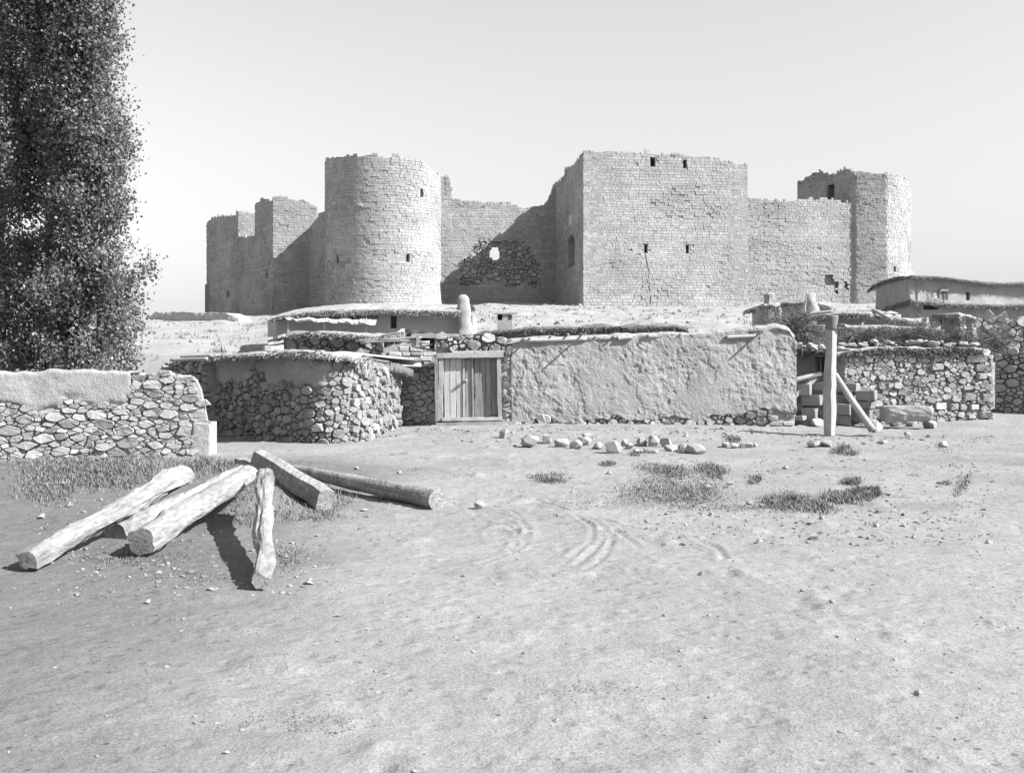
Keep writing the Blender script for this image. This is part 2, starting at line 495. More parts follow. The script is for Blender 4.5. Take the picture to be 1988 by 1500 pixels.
def ashlar(surf, u0, u1, top, crack=None, skip=None, ch=.25, bw=(.26, .6), seed=1, gap=.0075, vis=None, v0=0.0):
    """courses of cut blocks; returns list of (area, verts, faces, tone)"""
    r = random.Random(seed)
    out = []
    v = v0
    mx = float(np.max(top(np.linspace(u0, u1, 300))))
    while v < mx + .1:
        h = ch * r.uniform(.75, 1.3)
        u = u0 - r.uniform(0, .5)
        ct = r.uniform(.94, 1.05)
        while u < u1:
            w = r.uniform(*bw) * (1.25 if r.random() < .12 else 1)
            a, b = max(u, u0), min(u + w, u1)
            u += w
            if b - a < .12: continue
            cu = (a + b) / 2; cv = v + h / 2
            tv = float(top(cu)) + r.uniform(-.3, .12) + .16 * float(vnoise(cu * 1.9, seed * .37, seed))
            if cv > tv: continue
            if skip is not None and skip(cu, cv, a, b, v, v + h): continue
            spans = [(a, b)]
            if crack is not None:
                c = crack(cv)
                if c is not None and a - .05 < c < b + .05:
                    spans = [(a, c - .07), (c + .07, b)]
            wear = float(fbm(cu * .25, cv * .35, seed + 50, 3))
            missing = r.random() < .006 + .01 * max(0, wear)
            if missing: continue
            for (p, q) in spans:
                if q - p < .1: continue
                pr = r.uniform(-.014, .016) + (r.uniform(-.04, .03) if wear > .3 else 0)
                gp = gap * r.uniform(.6, 1.7)
                e = .018
                tone = ct * r.uniform(.89, 1.09) * (1 - .12 * wear) * (1 - .10 * max(0, min(1, 1 - (tv - cv) / 3.5)) * (.6 + .6 * float(vnoise(cu * .9, cv * .12, seed))))
                if r.random() < .05: tone *= r.uniform(.72, 1.25)
                j = lambda: r.uniform(-.012, .012)
                c4 = [(p + gp + j(), v + gp * .7 + j()), (q - gp + j(), v + gp * .7 + j()), (q - gp + j(), v + h - gp * .7 + j()), (p + gp + j(), v + h - gp * .7 + j())]
                mu = (p + q) / 2; mv = v + h / 2
                U = [k[0] for k in c4] * 2 + [k[0] + (e if k[0] < mu else -e) for k in c4]
                V = [k[1] for k in c4] * 2 + [k[1] + (e if k[1] < mv else -e) for k in c4]
                tl = [r.uniform(-.012, .012) for _ in range(4)]
                Wd = [-.2] * 4 + [pr - .02] * 4 + [pr + t for t in tl]
                out.append(((q - p) * h, (U, V, Wd), tone, cu))
        v += h
    if not out: return []
    U = np.concatenate([o[1][0] for o in out]); V = np.concatenate([o[1][1] for o in out]); Wd = np.concatenate([o[1][2] for o in out])
    P = surf.map(U, V, Wd).reshape(-1, 12, 3)
    fs = [(0, 1, 5, 4), (1, 2, 6, 5), (2, 3, 7, 6), (3, 0, 4, 7), (4, 5, 9, 8), (5, 6, 10, 9), (6, 7, 11, 10), (7, 4, 8, 11), (8, 9, 10, 11)]
    return [(out[i][0], P[i], fs, out[i][2]) for i in range(len(out))]

def voronoi_stones(u0, u1, v0, v1, size, seed=0, aniso=1.45, big=.12, bigf=1.55, jitter=0.6):
    """irregular stones that fill a rectangle: polygons of a weighted Voronoi diagram"""
    rg = np.random.default_rng(seed)
    H = (v1 - v0) * aniso
    pts = []; rad = []
    cell = size * 1.0
    tries = int((u1 - u0) * H / (size * size) * 14)
    gridd = {}
    cu = rg.uniform(u0, u1, tries); cv = rg.uniform(0, H, tries)
    rr = size * .5 * np.exp(rg.normal(0, .38, tries))
    rr[: int(tries * big * .03) + 1] *= bigf
    rr = np.clip(rr, size * .2, size * 1.15)
    nb_ = int(tries * .12)
    rr = np.concatenate([np.sort(rr[:nb_])[::-1], np.sort(rr[nb_:])[::-1] * .8])
    for k in range(tries):
        gx_, gy_ = int(cu[k] / cell), int(cv[k] / cell)
        ok = True
        for a in range(gx_ - 3, gx_ + 4):
            for b in range(gy_ - 3, gy_ + 4):
                for i in gridd.get((a, b), ()):
                    if (pts[i][0] - cu[k]) ** 2 + (pts[i][1] - cv[k]) ** 2 < ((rad[i] + rr[k]) * .86) ** 2:
                        ok = False; break
                if not ok: break
            if not ok: break
        if ok:
            gridd.setdefault((gx_, gy_), []).append(len(pts))
            pts.append((cu[k], cv[k])); rad.append(rr[k])
    P = np.array(pts); Rd = np.array(rad)
    polys = []
    for i in range(len(P)):
        d = np.hypot(P[:, 0] - P[i, 0], P[:, 1] - P[i, 1])
        nb = np.argsort(d)[1:16]
        m = Rd[i] * 2.2
        x, y = P[i]
        xa, xb = max(x - m, u0 - .02), min(x + m, u1 + .02)
        poly = [(xa, y - m), (xb, y - m), (xb, y + m), (xa, y + m)]
        for j in nb:
            dx, dy = P[j] - P[i]
            dd = dx * dx + dy * dy
            k = (dd + Rd[i] ** 2 - Rd[j] ** 2) / 2
            new = []
            for a in range(len(poly)):
                A = poly[a]; B = poly[(a + 1) % len(poly)]
                sa = (A[0] - x) * dx + (A[1] - y) * dy - k
                sb = (B[0] - x) * dx + (B[1] - y) * dy - k
                if sa <= 0: new.append(A)
                if (sa < 0) != (sb < 0):
                    t = sa / (sa - sb)
                    new.append((A[0] + (B[0] - A[0]) * t, A[1] + (B[1] - A[1]) * t))
            poly = new
            if len(poly) < 3: break
        if len(poly) < 3: continue
        q = [(a, b / aniso + v0) for a, b in poly]
        cxy = (x, y / aniso + v0)
        polys.append((cxy, q, Rd[i]))
    return polys

def stone_geo(surf, c, poly, r, gap=.012, proud=(.02, .07), back=-.14, wbase=0.0):
    n = len(poly)
    # drop tiny edges
    q = []
    for i in range(n):
        a = poly[i]; b = poly[(i + 1) % n]
        if math.hypot(a[0] - b[0], a[1] - b[1]) > .018: q.append(a)
    if len(q) < 3: return None
    want = r.choice((4, 5, 6, 6, 7, 7))
    while len(q) > want:
        ars = []
        for i in range(len(q)):
            a, b, d = q[i - 1], q[i], q[(i + 1) % len(q)]
            ars.append(abs((b[0] - a[0]) * (d[1] - a[1]) - (d[0] - a[0]) * (b[1] - a[1])))
        q.pop(ars.index(min(ars)))
    poly = q; n = len(poly)
    ar = .5 * abs(sum(poly[i][0] * poly[(i + 1) % n][1] - poly[(i + 1) % n][0] * poly[i][1] for i in range(n)))
    if ar < .0006: return None
    sz = math.sqrt(ar)
    pr = r.uniform(*proud) * min(1.3, .5 + sz * 4)
    f = max(.6, 1 - gap * 2 / max(sz, .02) * r.uniform(.7, 1.7))
    ring = []                                               # corners knocked off, edges uneven
    for i in range(n):
        a = poly[i]; b = poly[(i + 1) % n]
        l = math.hypot(a[0] - b[0], a[1] - b[1])
        c_ = min(.3, .12 * sz / max(l, .01)) * r.uniform(.4, 1.3)
        ring.append((a[0] + (b[0] - a[0]) * c_, a[1] + (b[1] - a[1]) * c_))
        if l > sz * .35:
            d_ = 1 - min(.3, .12 * sz / l) * r.uniform(.4, 1.3)
            ring.append((a[0] + (b[0] - a[0]) * d_, a[1] + (b[1] - a[1]) * d_))
    m = len(ring)
    cu = sum(a[0] for a in ring) / m; cv = sum(a[1] for a in ring) / m
    U, V, W = [], [], []
    tl = r.uniform(-.22, .22), r.uniform(-.22, .22)
    k2 = r.uniform(.82, .95)
    for (k, w, jt) in ((f, back, 0), (f, pr * .3, .03), (f * k2, pr, .05)):
        for (a, b) in ring:
            U.append(cu + (a - cu) * k * (1 + r.uniform(-jt, jt)))
            V.append(cv + (b - cv) * k * (1 + r.uniform(-jt, jt)))
            W.append(wbase + w + ((a - cu) * tl[0] + (b - cv) * tl[1] + r.uniform(-.05, .05) * sz if w > pr * .5 else 0))
    ox, oy = r.uniform(-.3, .3) * sz, r.uniform(-.3, .3) * sz
    U.append(cu + ox); V.append(cv + oy); W.append(wbase + pr * r.uniform(.95, 1.12) + ox * tl[0] + oy * tl[1])
    P = surf.map(np.array(U), np.array(V), np.array(W))
    fs = []
    for k in range(2):
        for i in range(m):
            fs.append((k * m + i, k * m + (i + 1) % m, (k + 1) * m + (i + 1) % m, (k + 1) * m + i))
    for i in range(m):
        fs.append((2 * m + i, 2 * m + (i + 1) % m, 3 * m))
    return ar, P, fs, r.uniform(.68, 1.06)

def emit(stones, parent, mt, name, massname, limit=300, smooth=False):
    stones = sorted(stones, key=lambda s: -s[0])
    for a, P, fs, tone in stones[:limit]:
        b = MB(); b.add(P, fs, tone); b.build(name, mt, parent, smooth)
    if len(stones) > limit:
        b = MB()
        for a, P, fs, tone in stones[limit:]: b.add(P, fs, tone)
        stuff(b.build(massname, mt, parent, smooth))

def rubble(surf, u0, u1, top, size, seed, skip=None, aniso=1.45, proud=(.02, .07), gap=.012, v0=-.1, big=.12, wbase=0.0):
    r = random.Random(seed)
    mx = float(np.max(top(np.linspace(u0, u1, 300)))) + .1
    out = []
    for c, poly, rad in voronoi_stones(u0, u1, v0, mx, size, seed, aniso, big):
        if c[1] > float(top(c[0])) + r.uniform(-.03, .05): continue
        if skip is not None and skip(c[0], c[1]): continue
        g = stone_geo(surf, c, poly, r, gap, proud, wbase=wbase)
        if g: out.append(g)
    return out

def plaster_skin(surf, u0, u1, top, mask, mt, name, parent, step=.03, amp=.03, seed=0, wlo=-.11, whi=.055, v0=-.1, sc_=2.2, ridge=0.0):
    """mud plaster laid over the stones where mask is high, worn back where it is low"""
    us = np.arange(u0, u1 + step, step)
    mx = float(np.max(top(us)))
    nv = int((mx - v0) / step) + 2
    t = np.linspace(0, 1, nv)
    U = np.repeat(us[:, None], nv, 1)
    V = v0 + t[None, :] * (top(us)[:, None] - v0)
    m = S(mask(U, V))
    n = fbm(U * sc_, V * sc_, seed, 5, .55)
    n2 = fbm(U * sc_ * 1.2 + V * 2.2, V * sc_ * .7 - U * 1.2, seed + 9, 4)
    bald = .3 + .7 * S((fbm(U * .8, V * 1.1, seed + 60, 3) + .35) / .7)
    W = wlo + (whi - wlo) * m + m * bald * (n * amp + np.abs(n2) * -ridge)
    W = W - .10 * S((t[None, :] - .975) / .025)
    W = W + m * (.016 * fbm(U * .9, V * .9, seed + 30, 3) - .012 * S((fbm(U * 3.1, V * 2.2, seed + 31, 5, .6) - .25) / .12) * whi / .045)
    P = surf.map(U, V, W)
    return np_mesh(name, P.reshape(-1, 3), grid_faces(len(us), nv), mt, parent, True)

def beam(a, b, w, h, seed=0, seg=6, jit=.006, up=(0, 0, 1), taper=1.0):
    """squared timber or plank from a to b, slightly uneven"""
    r = random.Random(seed)
    a = Vector(a); b = Vector(b); d = (b - a).normalized()
    upv = Vector(up)
    if abs(d.dot(upv)) > .95: upv = Vector((0, -1, 0))
    sx = d.cross(upv).normalized(); sy = sx.cross(d).normalized()
    V = []; Fc = []
    for i in range(seg + 1):
        t = i / seg
        c = a.lerp(b, t) + sx * r.uniform(-jit, jit) + sy * r.uniform(-jit, jit)
        k = 1 + (taper - 1) * t
        for (p, q) in ((-1, -1), (1, -1), (1, 1), (-1, 1)):
            V.append(c + sx * (p * w / 2 * k + r.uniform(-jit, jit) * .6) + sy * (q * h / 2 * k + r.uniform(-jit, jit) * .6))
    for i in range(seg):
        for k in range(4):
            Fc.append((i * 4 + k, i * 4 + (k + 1) % 4, i * 4 + 4 + (k + 1) % 4, i * 4 + 4 + k))
    Fc.append((3, 2, 1, 0)); n = seg * 4
    Fc.append((n, n + 1, n + 2, n + 3))
    return V, Fc

def pole(a, b, r0, r1, seed=0, seg=10, rings=14, bend=.02, knot=.08):
    """round pole or log from a to b"""
    r = random.Random(seed)
    a = Vector(a); b = Vector(b); d = (b - a).normalized(); L = (b - a).length
    upv = Vector((0, 0, 1)) if abs(d.z) < .9 else Vector((0, -1, 0))
    sx = d.cross(upv).normalized(); sy = sx.cross(d).normalized()
    bx, by = r.uniform(-bend, bend) * L, r.uniform(-bend, bend) * L
    V = []; Fc = []
    for i in range(rings + 1):
        t = i / rings
        c = a.lerp(b, t) + sx * bx * math.sin(math.pi * t) + sy * by * math.sin(math.pi * t * 1.3)
        rad = r0 + (r1 - r0) * t
        for k in range(seg):
            an = 2 * math.pi * k / seg
            q = rad * (1 + knot * float(fbm(t * L * 2.2 + seed * 3.1, math.cos(an) * 1.3 + math.sin(an) * .9 + seed, seed, 3)))
            V.append(c + sx * math.cos(an) * q + sy * math.sin(an) * q)
    for i in range(rings):
        for k in range(seg):
            Fc.append((i * seg + k, i * seg + (k + 1) % seg, (i + 1) * seg + (k + 1) % seg, (i + 1) * seg + k))
    Fc.append(tuple(reversed(range(seg)))); n = rings * seg
    Fc.append(tuple(range(n, n + seg)))
    return V, Fc

def one(name, geo, mt, parent=None, smooth=False, tone=1.0):
    b = MB(); b.add(geo[0], geo[1], tone)
    return b.build(name, mt, parent, smooth)

def hull(n, seed, s=(1, 1, 1), power=.5):
    """angular stone: convex hull of random points"""
    r = random.Random(seed)
    bm = bmesh.new()
    for _ in range(n):
        v = Vector((r.gauss(0, 1), r.gauss(0, 1), r.gauss(0, 1))).normalized()
        m = max(abs(v.x), abs(v.y), abs(v.z))
        v = v * (1 - power) + v / m * power * .9
        v *= r.uniform(.88, 1.05)
        bm.verts.new((v.x * s[0], v.y * s[1], v.z * s[2]))
    res = bmesh.ops.convex_hull(bm, input=bm.verts)
    bmesh.ops.delete(bm, geom=[g for g in res['geom_interior'] if isinstance(g, bmesh.types.BMVert)], context='VERTS')
    bm.verts.ensure_lookup_table()
    bm.verts.index_update()
    V = [v.co.copy() for v in bm.verts]; Fc = [tuple(v.index for v in f.verts) for f in bm.faces]
    bm.free()
    return V, Fc

def boxrock(w, d, h, seed, bev=.02, jit=.05):
    """squared stone with worn edges"""
    r = random.Random(seed)
    bm = bmesh.new()
    bmesh.ops.create_cube(bm, size=1.0)
    for v in bm.verts:
        v.co = Vector((v.co.x * w * (1 + r.uniform(-jit, jit) * 2), v.co.y * d, v.co.z * h * (1 + r.uniform(-jit, jit) * 2)))
    bmesh.ops.bevel(bm, geom=list(bm.edges), offset=bev, segments=2, affect='EDGES', profile=.6)
    for v in bm.verts:
        v.co += Vector((r.uniform(-1, 1), r.uniform(-1, 1), r.uniform(-1, 1))) * bev * .35
    bm.verts.index_update()
    V = [v.co.copy() for v in bm.verts]; Fc = [tuple(v.index for v in f.verts) for f in bm.faces]
    bm.free()
    return V, Fc

def eave(front, back, th, parent, name='roof', seed=0, over=.0, dome=.1, mt=None, n=60, fringe=900, flen=(.06, .17), fringe_name='straw_fringe', droop=.5, ftone=1.0):
    """mud roof slab: front edge polyline, back vector; straw and brush stick out of the edge"""
    r = random.Random(seed)
    fr = [Vector(p) for p in front]
    L = [0]
    for i in range(1, len(fr)): L.append(L[-1] + (fr[i] - fr[i - 1]).length)
    t = np.linspace(0, L[-1], n)
    X = np.stack([np.interp(t, L, [p[k] for p in fr]) for k in range(3)], 1)
    bv = np.array(back, float); bl = np.hypot(bv[0], bv[1]); bd = bv / max(bl, 1e-6)
    sec = [(.35, -th), (.0, -th * .9), (-.05, -th * .45), (-.02, -.02), (.12, .03), (.4 * bl, dome), (.8 * bl, dome * .9), (bl, 0), (bl, -th), (.35, -th)]
    P = np.zeros((n, len(sec), 3))
    for k, (d, z) in enumerate(sec):
        nz = fbm(t * 2.5, np.full(n, k * .7), seed + 3, 4) * (.045 if 0 < k < 5 else .015)
        off = fbm(t * 3.1, np.full(n, k * .9 + 5), seed + 7, 4) * (.03 if 0 < k < 5 else 0)
        P[:, k, 0] = X[:, 0] + bd[0] * (d + off); P[:, k, 1] = X[:, 1] + bd[1] * (d + off)
        P[:, k, 2] = X[:, 2] + z + nz + (bv[2] * d / max(bl, 1e-6) if d > 0 else 0)
    ro = np_mesh(name, P.reshape(-1, 3), np.vstack([grid_faces(n, len(sec))]), mt or M_ROOF, parent, False)
    if fringe:
        b = MB()
        for _ in range(fringe):
            u = r.uniform(0, L[-1])
            p = np.array([np.interp(u, L, [q[k] for q in fr]) for k in range(3)])
            i = min(int(np.searchsorted(L, u)), len(fr) - 1)
            along = (fr[i] - fr[max(i - 1, 0)]); along.z = 0
            along = along.normalized() if along.length > 0 else Vector((1, 0, 0))
            out = -Vector((bd[0], bd[1], 0))
            clump = float(vnoise(u * 4.0, seed * .7, seed))
            s0 = Vector(p) + out * r.uniform(-.06, .03) + Vector((0, 0, r.uniform(-th * .95, .0) * (.8 + .2 * clump)))
            d = (out * r.uniform(.3, 1) + along * r.uniform(-.8, .8) + Vector((0, 0, -r.uniform(.0, 1.2) * droop + .1))).normalized()
            ln = r.uniform(*flen) * (1 + .5 * clump); wd = r.uniform(.005, .013)
            sd = d.cross(Vector((r.uniform(-1, 1), r.uniform(-1, 1), r.uniform(.2, 1)))).normalized() * wd
            e = s0 + d * ln + Vector((0, 0, -ln * r.uniform(0, .3)))
            b.add([s0 - sd, s0 + sd, e + sd * .5, e - sd * .5], [(0, 1, 2, 3)], r.uniform(.6, 1.3) * ftone)
        f = b.build(fringe_name, M_STRAW, parent)
        stuff(f)
    return ro

def brush(center, rx, ry, rz, n, seed, name, label, parent=None, tw=.006, ln=(.25, .7), flat=.5):
    """heap of thorny brushwood"""
    r = random.Random(seed)
    b = MB()
    for _ in range(n):
        while True:
            q = Vector((r.uniform(-1, 1), r.uniform(-1, 1), r.uniform(0, 1)))
            if q.length < 1 and r.random() < .35 + q.length: break
        p = Vector((center[0] + q.x * rx, center[1] + q.y * ry, center[2] + q.z * rz * (1 + .35 * float(vnoise(q.x * 3, q.y * 3, seed)))))
        d = Vector((r.gauss(0, 1), r.gauss(0, .8), r.gauss(0, flat))).normalized()
        L = r.uniform(*ln); mid = p + d * L * .5 + Vector((r.uniform(-.1, .1), r.uniform(-.1, .1), r.uniform(-.02, .1))) * L
        e = p + d * L + Vector((0, 0, r.uniform(-.25, .05) * L))
        sd = d.cross(Vector((r.uniform(-1, 1), r.uniform(-1, 1), 1))).normalized() * tw * r.uniform(.5, 1.3)
        tone = r.uniform(.5, 1.6)
        b.add([p - sd, p + sd, mid + sd * .8, mid - sd * .8, e], [(0, 1, 2, 3), (3, 2, 4)], tone)
        if r.random() < .7:
            d2 = (d + Vector((r.gauss(0, .7), r.gauss(0, .7), r.gauss(0, .5)))).normalized()
            e2 = mid + d2 * L * .4
            b.add([mid - sd * .6, mid + sd * .6, e2], [(0, 1, 2)], tone)
    o = b.build(name, M_TWIG, parent)
    if parent is None: tag(o, label, 'brushwood')
    return o

# ------------------------------------------------------------------ the castle
castle = thing('castle', 'large ruined stone castle with round and square towers on the hill', 'castle', (-5, 112, 7))
TH = math.radians(8)
UX = np.array([math.cos(TH), math.sin(TH)]); UN = np.array([-math.sin(TH), math.cos(TH)])
WD = np.array([-.5, .866])                                  # the west side runs back and left
ST_A = np.array(xy(1132, 107.0)); ST_B = ST_A + UX * 16.72
ST_C = ST_A + UN * 15.0
J = np.array([-23.3, 126.2])
LT_A = J - UX * 4.08; LT_W = LT_A + WD * 7.06
FT_F = J + WD * 28.8; FT_E = FT_F + WD * 16.9
ZB = 5.2
bat = lambda v: np.clip((4.6 - v), 0, 4.6) ** 2 * .018
castle_blocks = []

def part(name):
    return name

def castle_face(name, surf, top, thick=1.8, openings=(), crack=None, seed=1, u0=0, u1=None, recess=None, skipf=None, blocks=True, score=1.0, ch=.25, step=.45):
    u1 = surf.len if u1 is None else u1
    nz = lambda u: top(u) + fbm(np.asarray(u) * 1.1, np.full(np.shape(u), seed * 1.7), seed, 3) * .12
    core = core_wall(surf, u0, u1, lambda u: nz(u) - .12, thick, M_CORE, name, castle, step=step, vstep=.5, w0=-.055, openings=openings, recess=recess, rough=.03, seed=seed)
    if blocks:
        def skip(cu, cv, a, b, c, d):
            for (o0, o1, p0, p1, dep) in openings:
                if b > o0 + .06 and a < o1 - .06 and d > p0 + .06 and c < p1 - .06: return True
            return bool(skipf(cu, cv)) if skipf else False
        bl = ashlar(surf, u0, u1, nz, crack, skip, ch, seed=seed)
        castle_blocks.append((core, bl, score))
    return core

def slit(s, px, py0, py1, wpx, depth=1.5):
    u = s.u_at(px); w = abs(s.u_at(px + wpx / 2) - s.u_at(px - wpx / 2))
    return (u - w / 2, u + w / 2, s.v_at(px, py1), s.v_at(px, py0), depth)

# square gate tower
sf = Surf([ST_A, ST_B], ZB, bat)
top = sf.prof(((1132, 293), (1160, 291), (1200, 290), (1262, 293), (1276, 297), (1330, 300), (1400, 307), (1440, 316), (1452, 319)))
ck = [(zat(p[1], 108) - ZB, sf.u_at(p[0])) for p in ((1266, 600), (1262, 588), (1264, 575), (1261, 560), (1259, 545), (1261, 530), (1258, 512), (1254, 498), (1256, 488), (1260, 470))]
ckv = [c[0] for c in ck]; cku = [c[1] for c in ck]
crack = lambda v: float(np.interp(v, ckv, cku)) + R.uniform(-.06, .06) if ckv[0] < v < ckv[-1] else None
ops = [slit(sf, 1256, 473, 490, 6), slit(sf, 1337, 475, 491, 6), slit(sf, 1270, 304, 322, 10), slit(sf, 1332, 309, 325, 7)]
castle_face('square_tower', sf, top, 2, ops, crack, 3, score=1.3)
sl_ = Surf([ST_C, ST_A], ZB, bat)
tl = sl_.prof(((1132, 293), (1124, 301), (1110, 312), (1100, 322), (1092, 328), (1086, 338), (1082, 348)))
ops = [slit(sl_, 1101, 463, 518, 12, 1.9), slit(sl_, 1101, 459.5, 463, 9, 1.9), slit(sl_, 1101, 457, 459.5, 5, 1.9)]
castle_face('square_tower', sl_, tl, 2, ops, None, 5, score=.6)
sr_ = Surf([ST_B, ST_B + UN * 15], ZB, bat)
castle_face('square_tower', sr_, lambda u: np.interp(u, [0, 15], [16, 16.2]), 2, (), None, 6, blocks=False)
pl = at(1101, 428, 112)
P4 = sl_.map(np.array([.0, 1.5, 1.5, 0]) + sl_.u_at(1101) - .75, np.array([0, 0, 1.1, 1.1]) + sl_.v_at(1101, 438), np.array([.04] * 4))
P4b = sl_.map(np.array([.0, 1.5, 1.5, 0]) + sl_.u_at(1101) - .75, np.array([0, 0, 1.1, 1.1]) + sl_.v_at(1101, 438), np.array([-.15] * 4))
o = one('inscription_slab', (list(P4) + list(P4b), [(0, 1, 2, 3), (0, 4, 5, 1), (1, 5, 6, 2), (2, 6, 7, 3), (3, 7, 4, 0)]), M_SHEET, castle, tone=1.2)
o['label'] = 'pale stone slab set over the arched window of the square tower'

# curtain between the round and the square tower, with the breach
k1 = Surf([ST_C - UX * 15.5, ST_C + UX * .6], ZB + .6)
top = k1.prof(((838, 352), (858, 342), (866, 338), (873, 345), (876, 380), (880, 388), (910, 390), (945, 391), (985, 392), (1003, 399), (1018, 403), (1038, 398), (1056, 396), (1064, 388), (1071, 378), (1079, 350), (1090, 350)))
hu, hv = k1.u_at(962), k1.v_at(962, 490)
def breach(u, v):
    px_top = 464
    vt = k1.v_at(962, px_top)
    n = fbm(np.asarray(u) * .9, np.asarray(v) * .9, 77, 3) * .55
    d = np.abs(np.asarray(u) - hu - .6) + n
    half = 1.9 + (vt - np.asarray(v)) * .85
    return (d < np.minimum(half, 4.4)) & (np.asarray(v) < vt + n * .6) & (np.asarray(v) > vt - 5.0 + n)
def breach_hole(u, v):
    return ((u - hu) / .68) ** 2 + ((v - hv) / .72) ** 2 < 1
rc = lambda u, v: np.where(breach(u, v), -.35 + .18 * fbm(u * 1.3, v * 1.3, 5, 3), 0)
castle_face('curtain_wall', k1, top, 1.6, [(hu - .62, hu + .62, hv - .52, hv + .32, None), (hu - .42, hu + .5, hv + .32, hv + .72, None), (hu - .3, hu + .62, hv - .8, hv - .52, None)],
            None, 9, recess=rc, skipf=lambda u, v: breach(u, v) or breach_hole(u, v), score=.8, step=.3)
rb = rubble(k1, hu - 5.4, hu + 6.3, lambda u: np.full(np.shape(u), hv + 1.6), .36, 12, skip=lambda u, v: (not breach(u, v)) or breach_hole(u, v) or v < 2.0, proud=(.08, .24), wbase=-.36, gap=.012)
mbb = MB()
for a, P, fs, tone in rb: mbb.add(P, fs, tone * 1.12)
stuff(mbb.build('exposed_rubble', M_ASHLAR, castle))

# curtain to the right of the square tower
k2 = Surf([ST_C + UX * 14, np.array(xy(1668, 127.0))], ZB + .6)
top = k2.prof(((1448, 380), (1470, 385), (1500, 388), (1540, 387), (1580, 385), (1615, 387), (1640, 392), (1662, 388)))
def fallen(u, v):
    P = k2.map(u, v, 0); px = CX + F_PX * P[..., 0] / P[..., 1]; py = HOR - F_PX * (P[..., 2] - CAM_Z) / P[..., 1]
    return ((px > 1603) & (px < 1618) & (py > 532) & (py < 556)) | ((px > 1618) & (px < 1630) & (py > 548) & (py < 558)) | ((px > 1640) & (px < 1648) & (py > 548) & (py < 562)) | ((px > 1622) & (px < 1630) & (py > 562) & (py < 572))
castle_face('curtain_wall', k2, top, 1.8, (), None, 14, skipf=lambda u, v: fallen(np.float64(u), np.float64(v)), recess=lambda u, v: np.where(fallen(u, v), -.5, 0), score=1.0, step=.3)

# angular tower at the right end
Q = [xy(1646, 127.6), xy(1662, 126.6), xy(1722, 126.2), xy(1737, 126.8), xy(1750, 127.7), xy(1760, 129.2), xy(1766, 131.4), xy(1769, 134.5), xy(1768, 139)]
k3 = Surf(Q, ZB + .6, lambda v: np.clip(5 - v, 0, 5) ** 2 * .008)
top = k3.prof(((1646, 386), (1650, 360), (1655, 338), (1672, 337), (1690, 334), (1722, 335), (1737, 337), (1750, 340), (1760, 345), (1766, 351), (1769, 362)))
castle_face('angular_tower', k3, top, 1.6, [slit(k3, 1741, 517, 528, 5)], None, 17, score=.9)
k4 = Surf([(37.0, 142.5), (39.9, 137.2), (39.95, 128.2)], ZB + .6)
top = k4.prof(((1553, 350), (1572, 340), (1592, 330), (1600, 334), (1611, 339), (1622, 337), (1630, 329), (1645, 327), (1654, 332)))
castle_face('inner_wall', k4, top, 1.2, [slit(k4, 1615, 358, 392, 11, 1.0)], None, 18, score=.4)

# round tower
RC = np.array([-13.25, 113.0]); RR = 5.93
arc = [RC + RR * np.array([math.sin(a), -math.cos(a)]) for a in np.radians(np.linspace(-150, 150, 61))]
k5 = Surf(arc, ZB, lambda v: np.clip(5.6 - v, 0, 5.6) ** 2 * .017, smooth=True)
um = k5.len / 2
PH = np.radians(np.array([-150, -90, -70, -48, -23, 0, 14, 22, 30, 38, 46, 64, 90, 120, 150])) * RR + um
ZT = np.array([21.0, 22.05, 22.05, 21.9, 21.75, 21.7, 21.5, 21.6, 21.95, 21.9, 21.6, 20.9, 20.4, 20.2, 20]) - ZB
top = lambda u: np.interp(u, PH, ZT)
def rslit(ph, py0, py1, w=.4):
    Y = RC[1] - RR * math.cos(math.radians(ph)); u = um + math.radians(ph) * RR
    return (u - w / 2, u + w / 2, zat(py1, Y) - ZB, zat(py0, Y) - ZB, 1.2)
ops = [rslit(47, 367, 383), rslit(31, 493, 508), rslit(-43, 495, 511, .35)]
def rt_skip(u, v):
    ph = math.degrees((u - um) / RR)
    n = float(fbm(u * 1.2, v * 1.6, 44, 3))
    return -55 < ph < -24 and abs(v - (zat(516, 108.5) - ZB) - .2 * n) < .28 + .15 * n and n > -.35
castle_face('round_tower', k5, top, 2, ops, None, 21, skipf=rt_skip, recess=None, score=1.2)['label'] = 'round stone tower with splayed foot'
stub = pole(k5.map(um - 1.55, zat(399, 107) - ZB, -.3), k5.map(um - 1.35, zat(398, 107) - ZB, .75), .17, .15, 3, 8, 4)
one('spout', stub, M_BLOCK, castle)

# west side: curtain, projecting tower, far tower
k6 = Surf([J + WD * 1.0, np.array([-17.6, 116.2])], ZB + .4)
top = k6.prof(((598, 440), (606, 432), (612, 424), (622, 414), (632, 408), (640, 404)))
castle_face('curtain_wall', k6, top, 1.6, (), None, 24, score=.3)
k7 = Surf([LT_A, J + UX * .9], ZB + .6, bat)
top = k7.prof(((530, 384), (540, 378), (560, 381), (585, 387), (597, 390), (605, 394), (612, 400)))
castle_face('projecting_tower', k7, top, 1.4, (), None, 26, score=.5)
k8 = Surf([LT_W, LT_A], ZB + .6, bat)
top = k8.prof(((495, 390), (505, 381), (512, 385), (518, 389), (530, 383)))
castle_face('projecting_tower', k8, top, 1.4, [slit(k8, 511, 524, 540, 3)], None, 27, score=.3)
k9 = Surf([FT_F + WD * .1, J + WD * 7], ZB + .9)
top = k9.prof(((460, 455), (466, 458), (475, 460), (485, 457), (497, 455)))
castle_face('curtain_wall', k9, top, 1.6, (), None, 28, score=.3)
k10 = Surf([FT_E, FT_F], ZB + .9, bat)
top = k10.prof(((400, 428), (406, 421), (425, 418), (452, 417), (453, 410), (463, 409)))
castle_face('corner_tower', k10, top, 1.6, [slit(k10, 437, 563, 577, 4)], None, 29, score=.3)
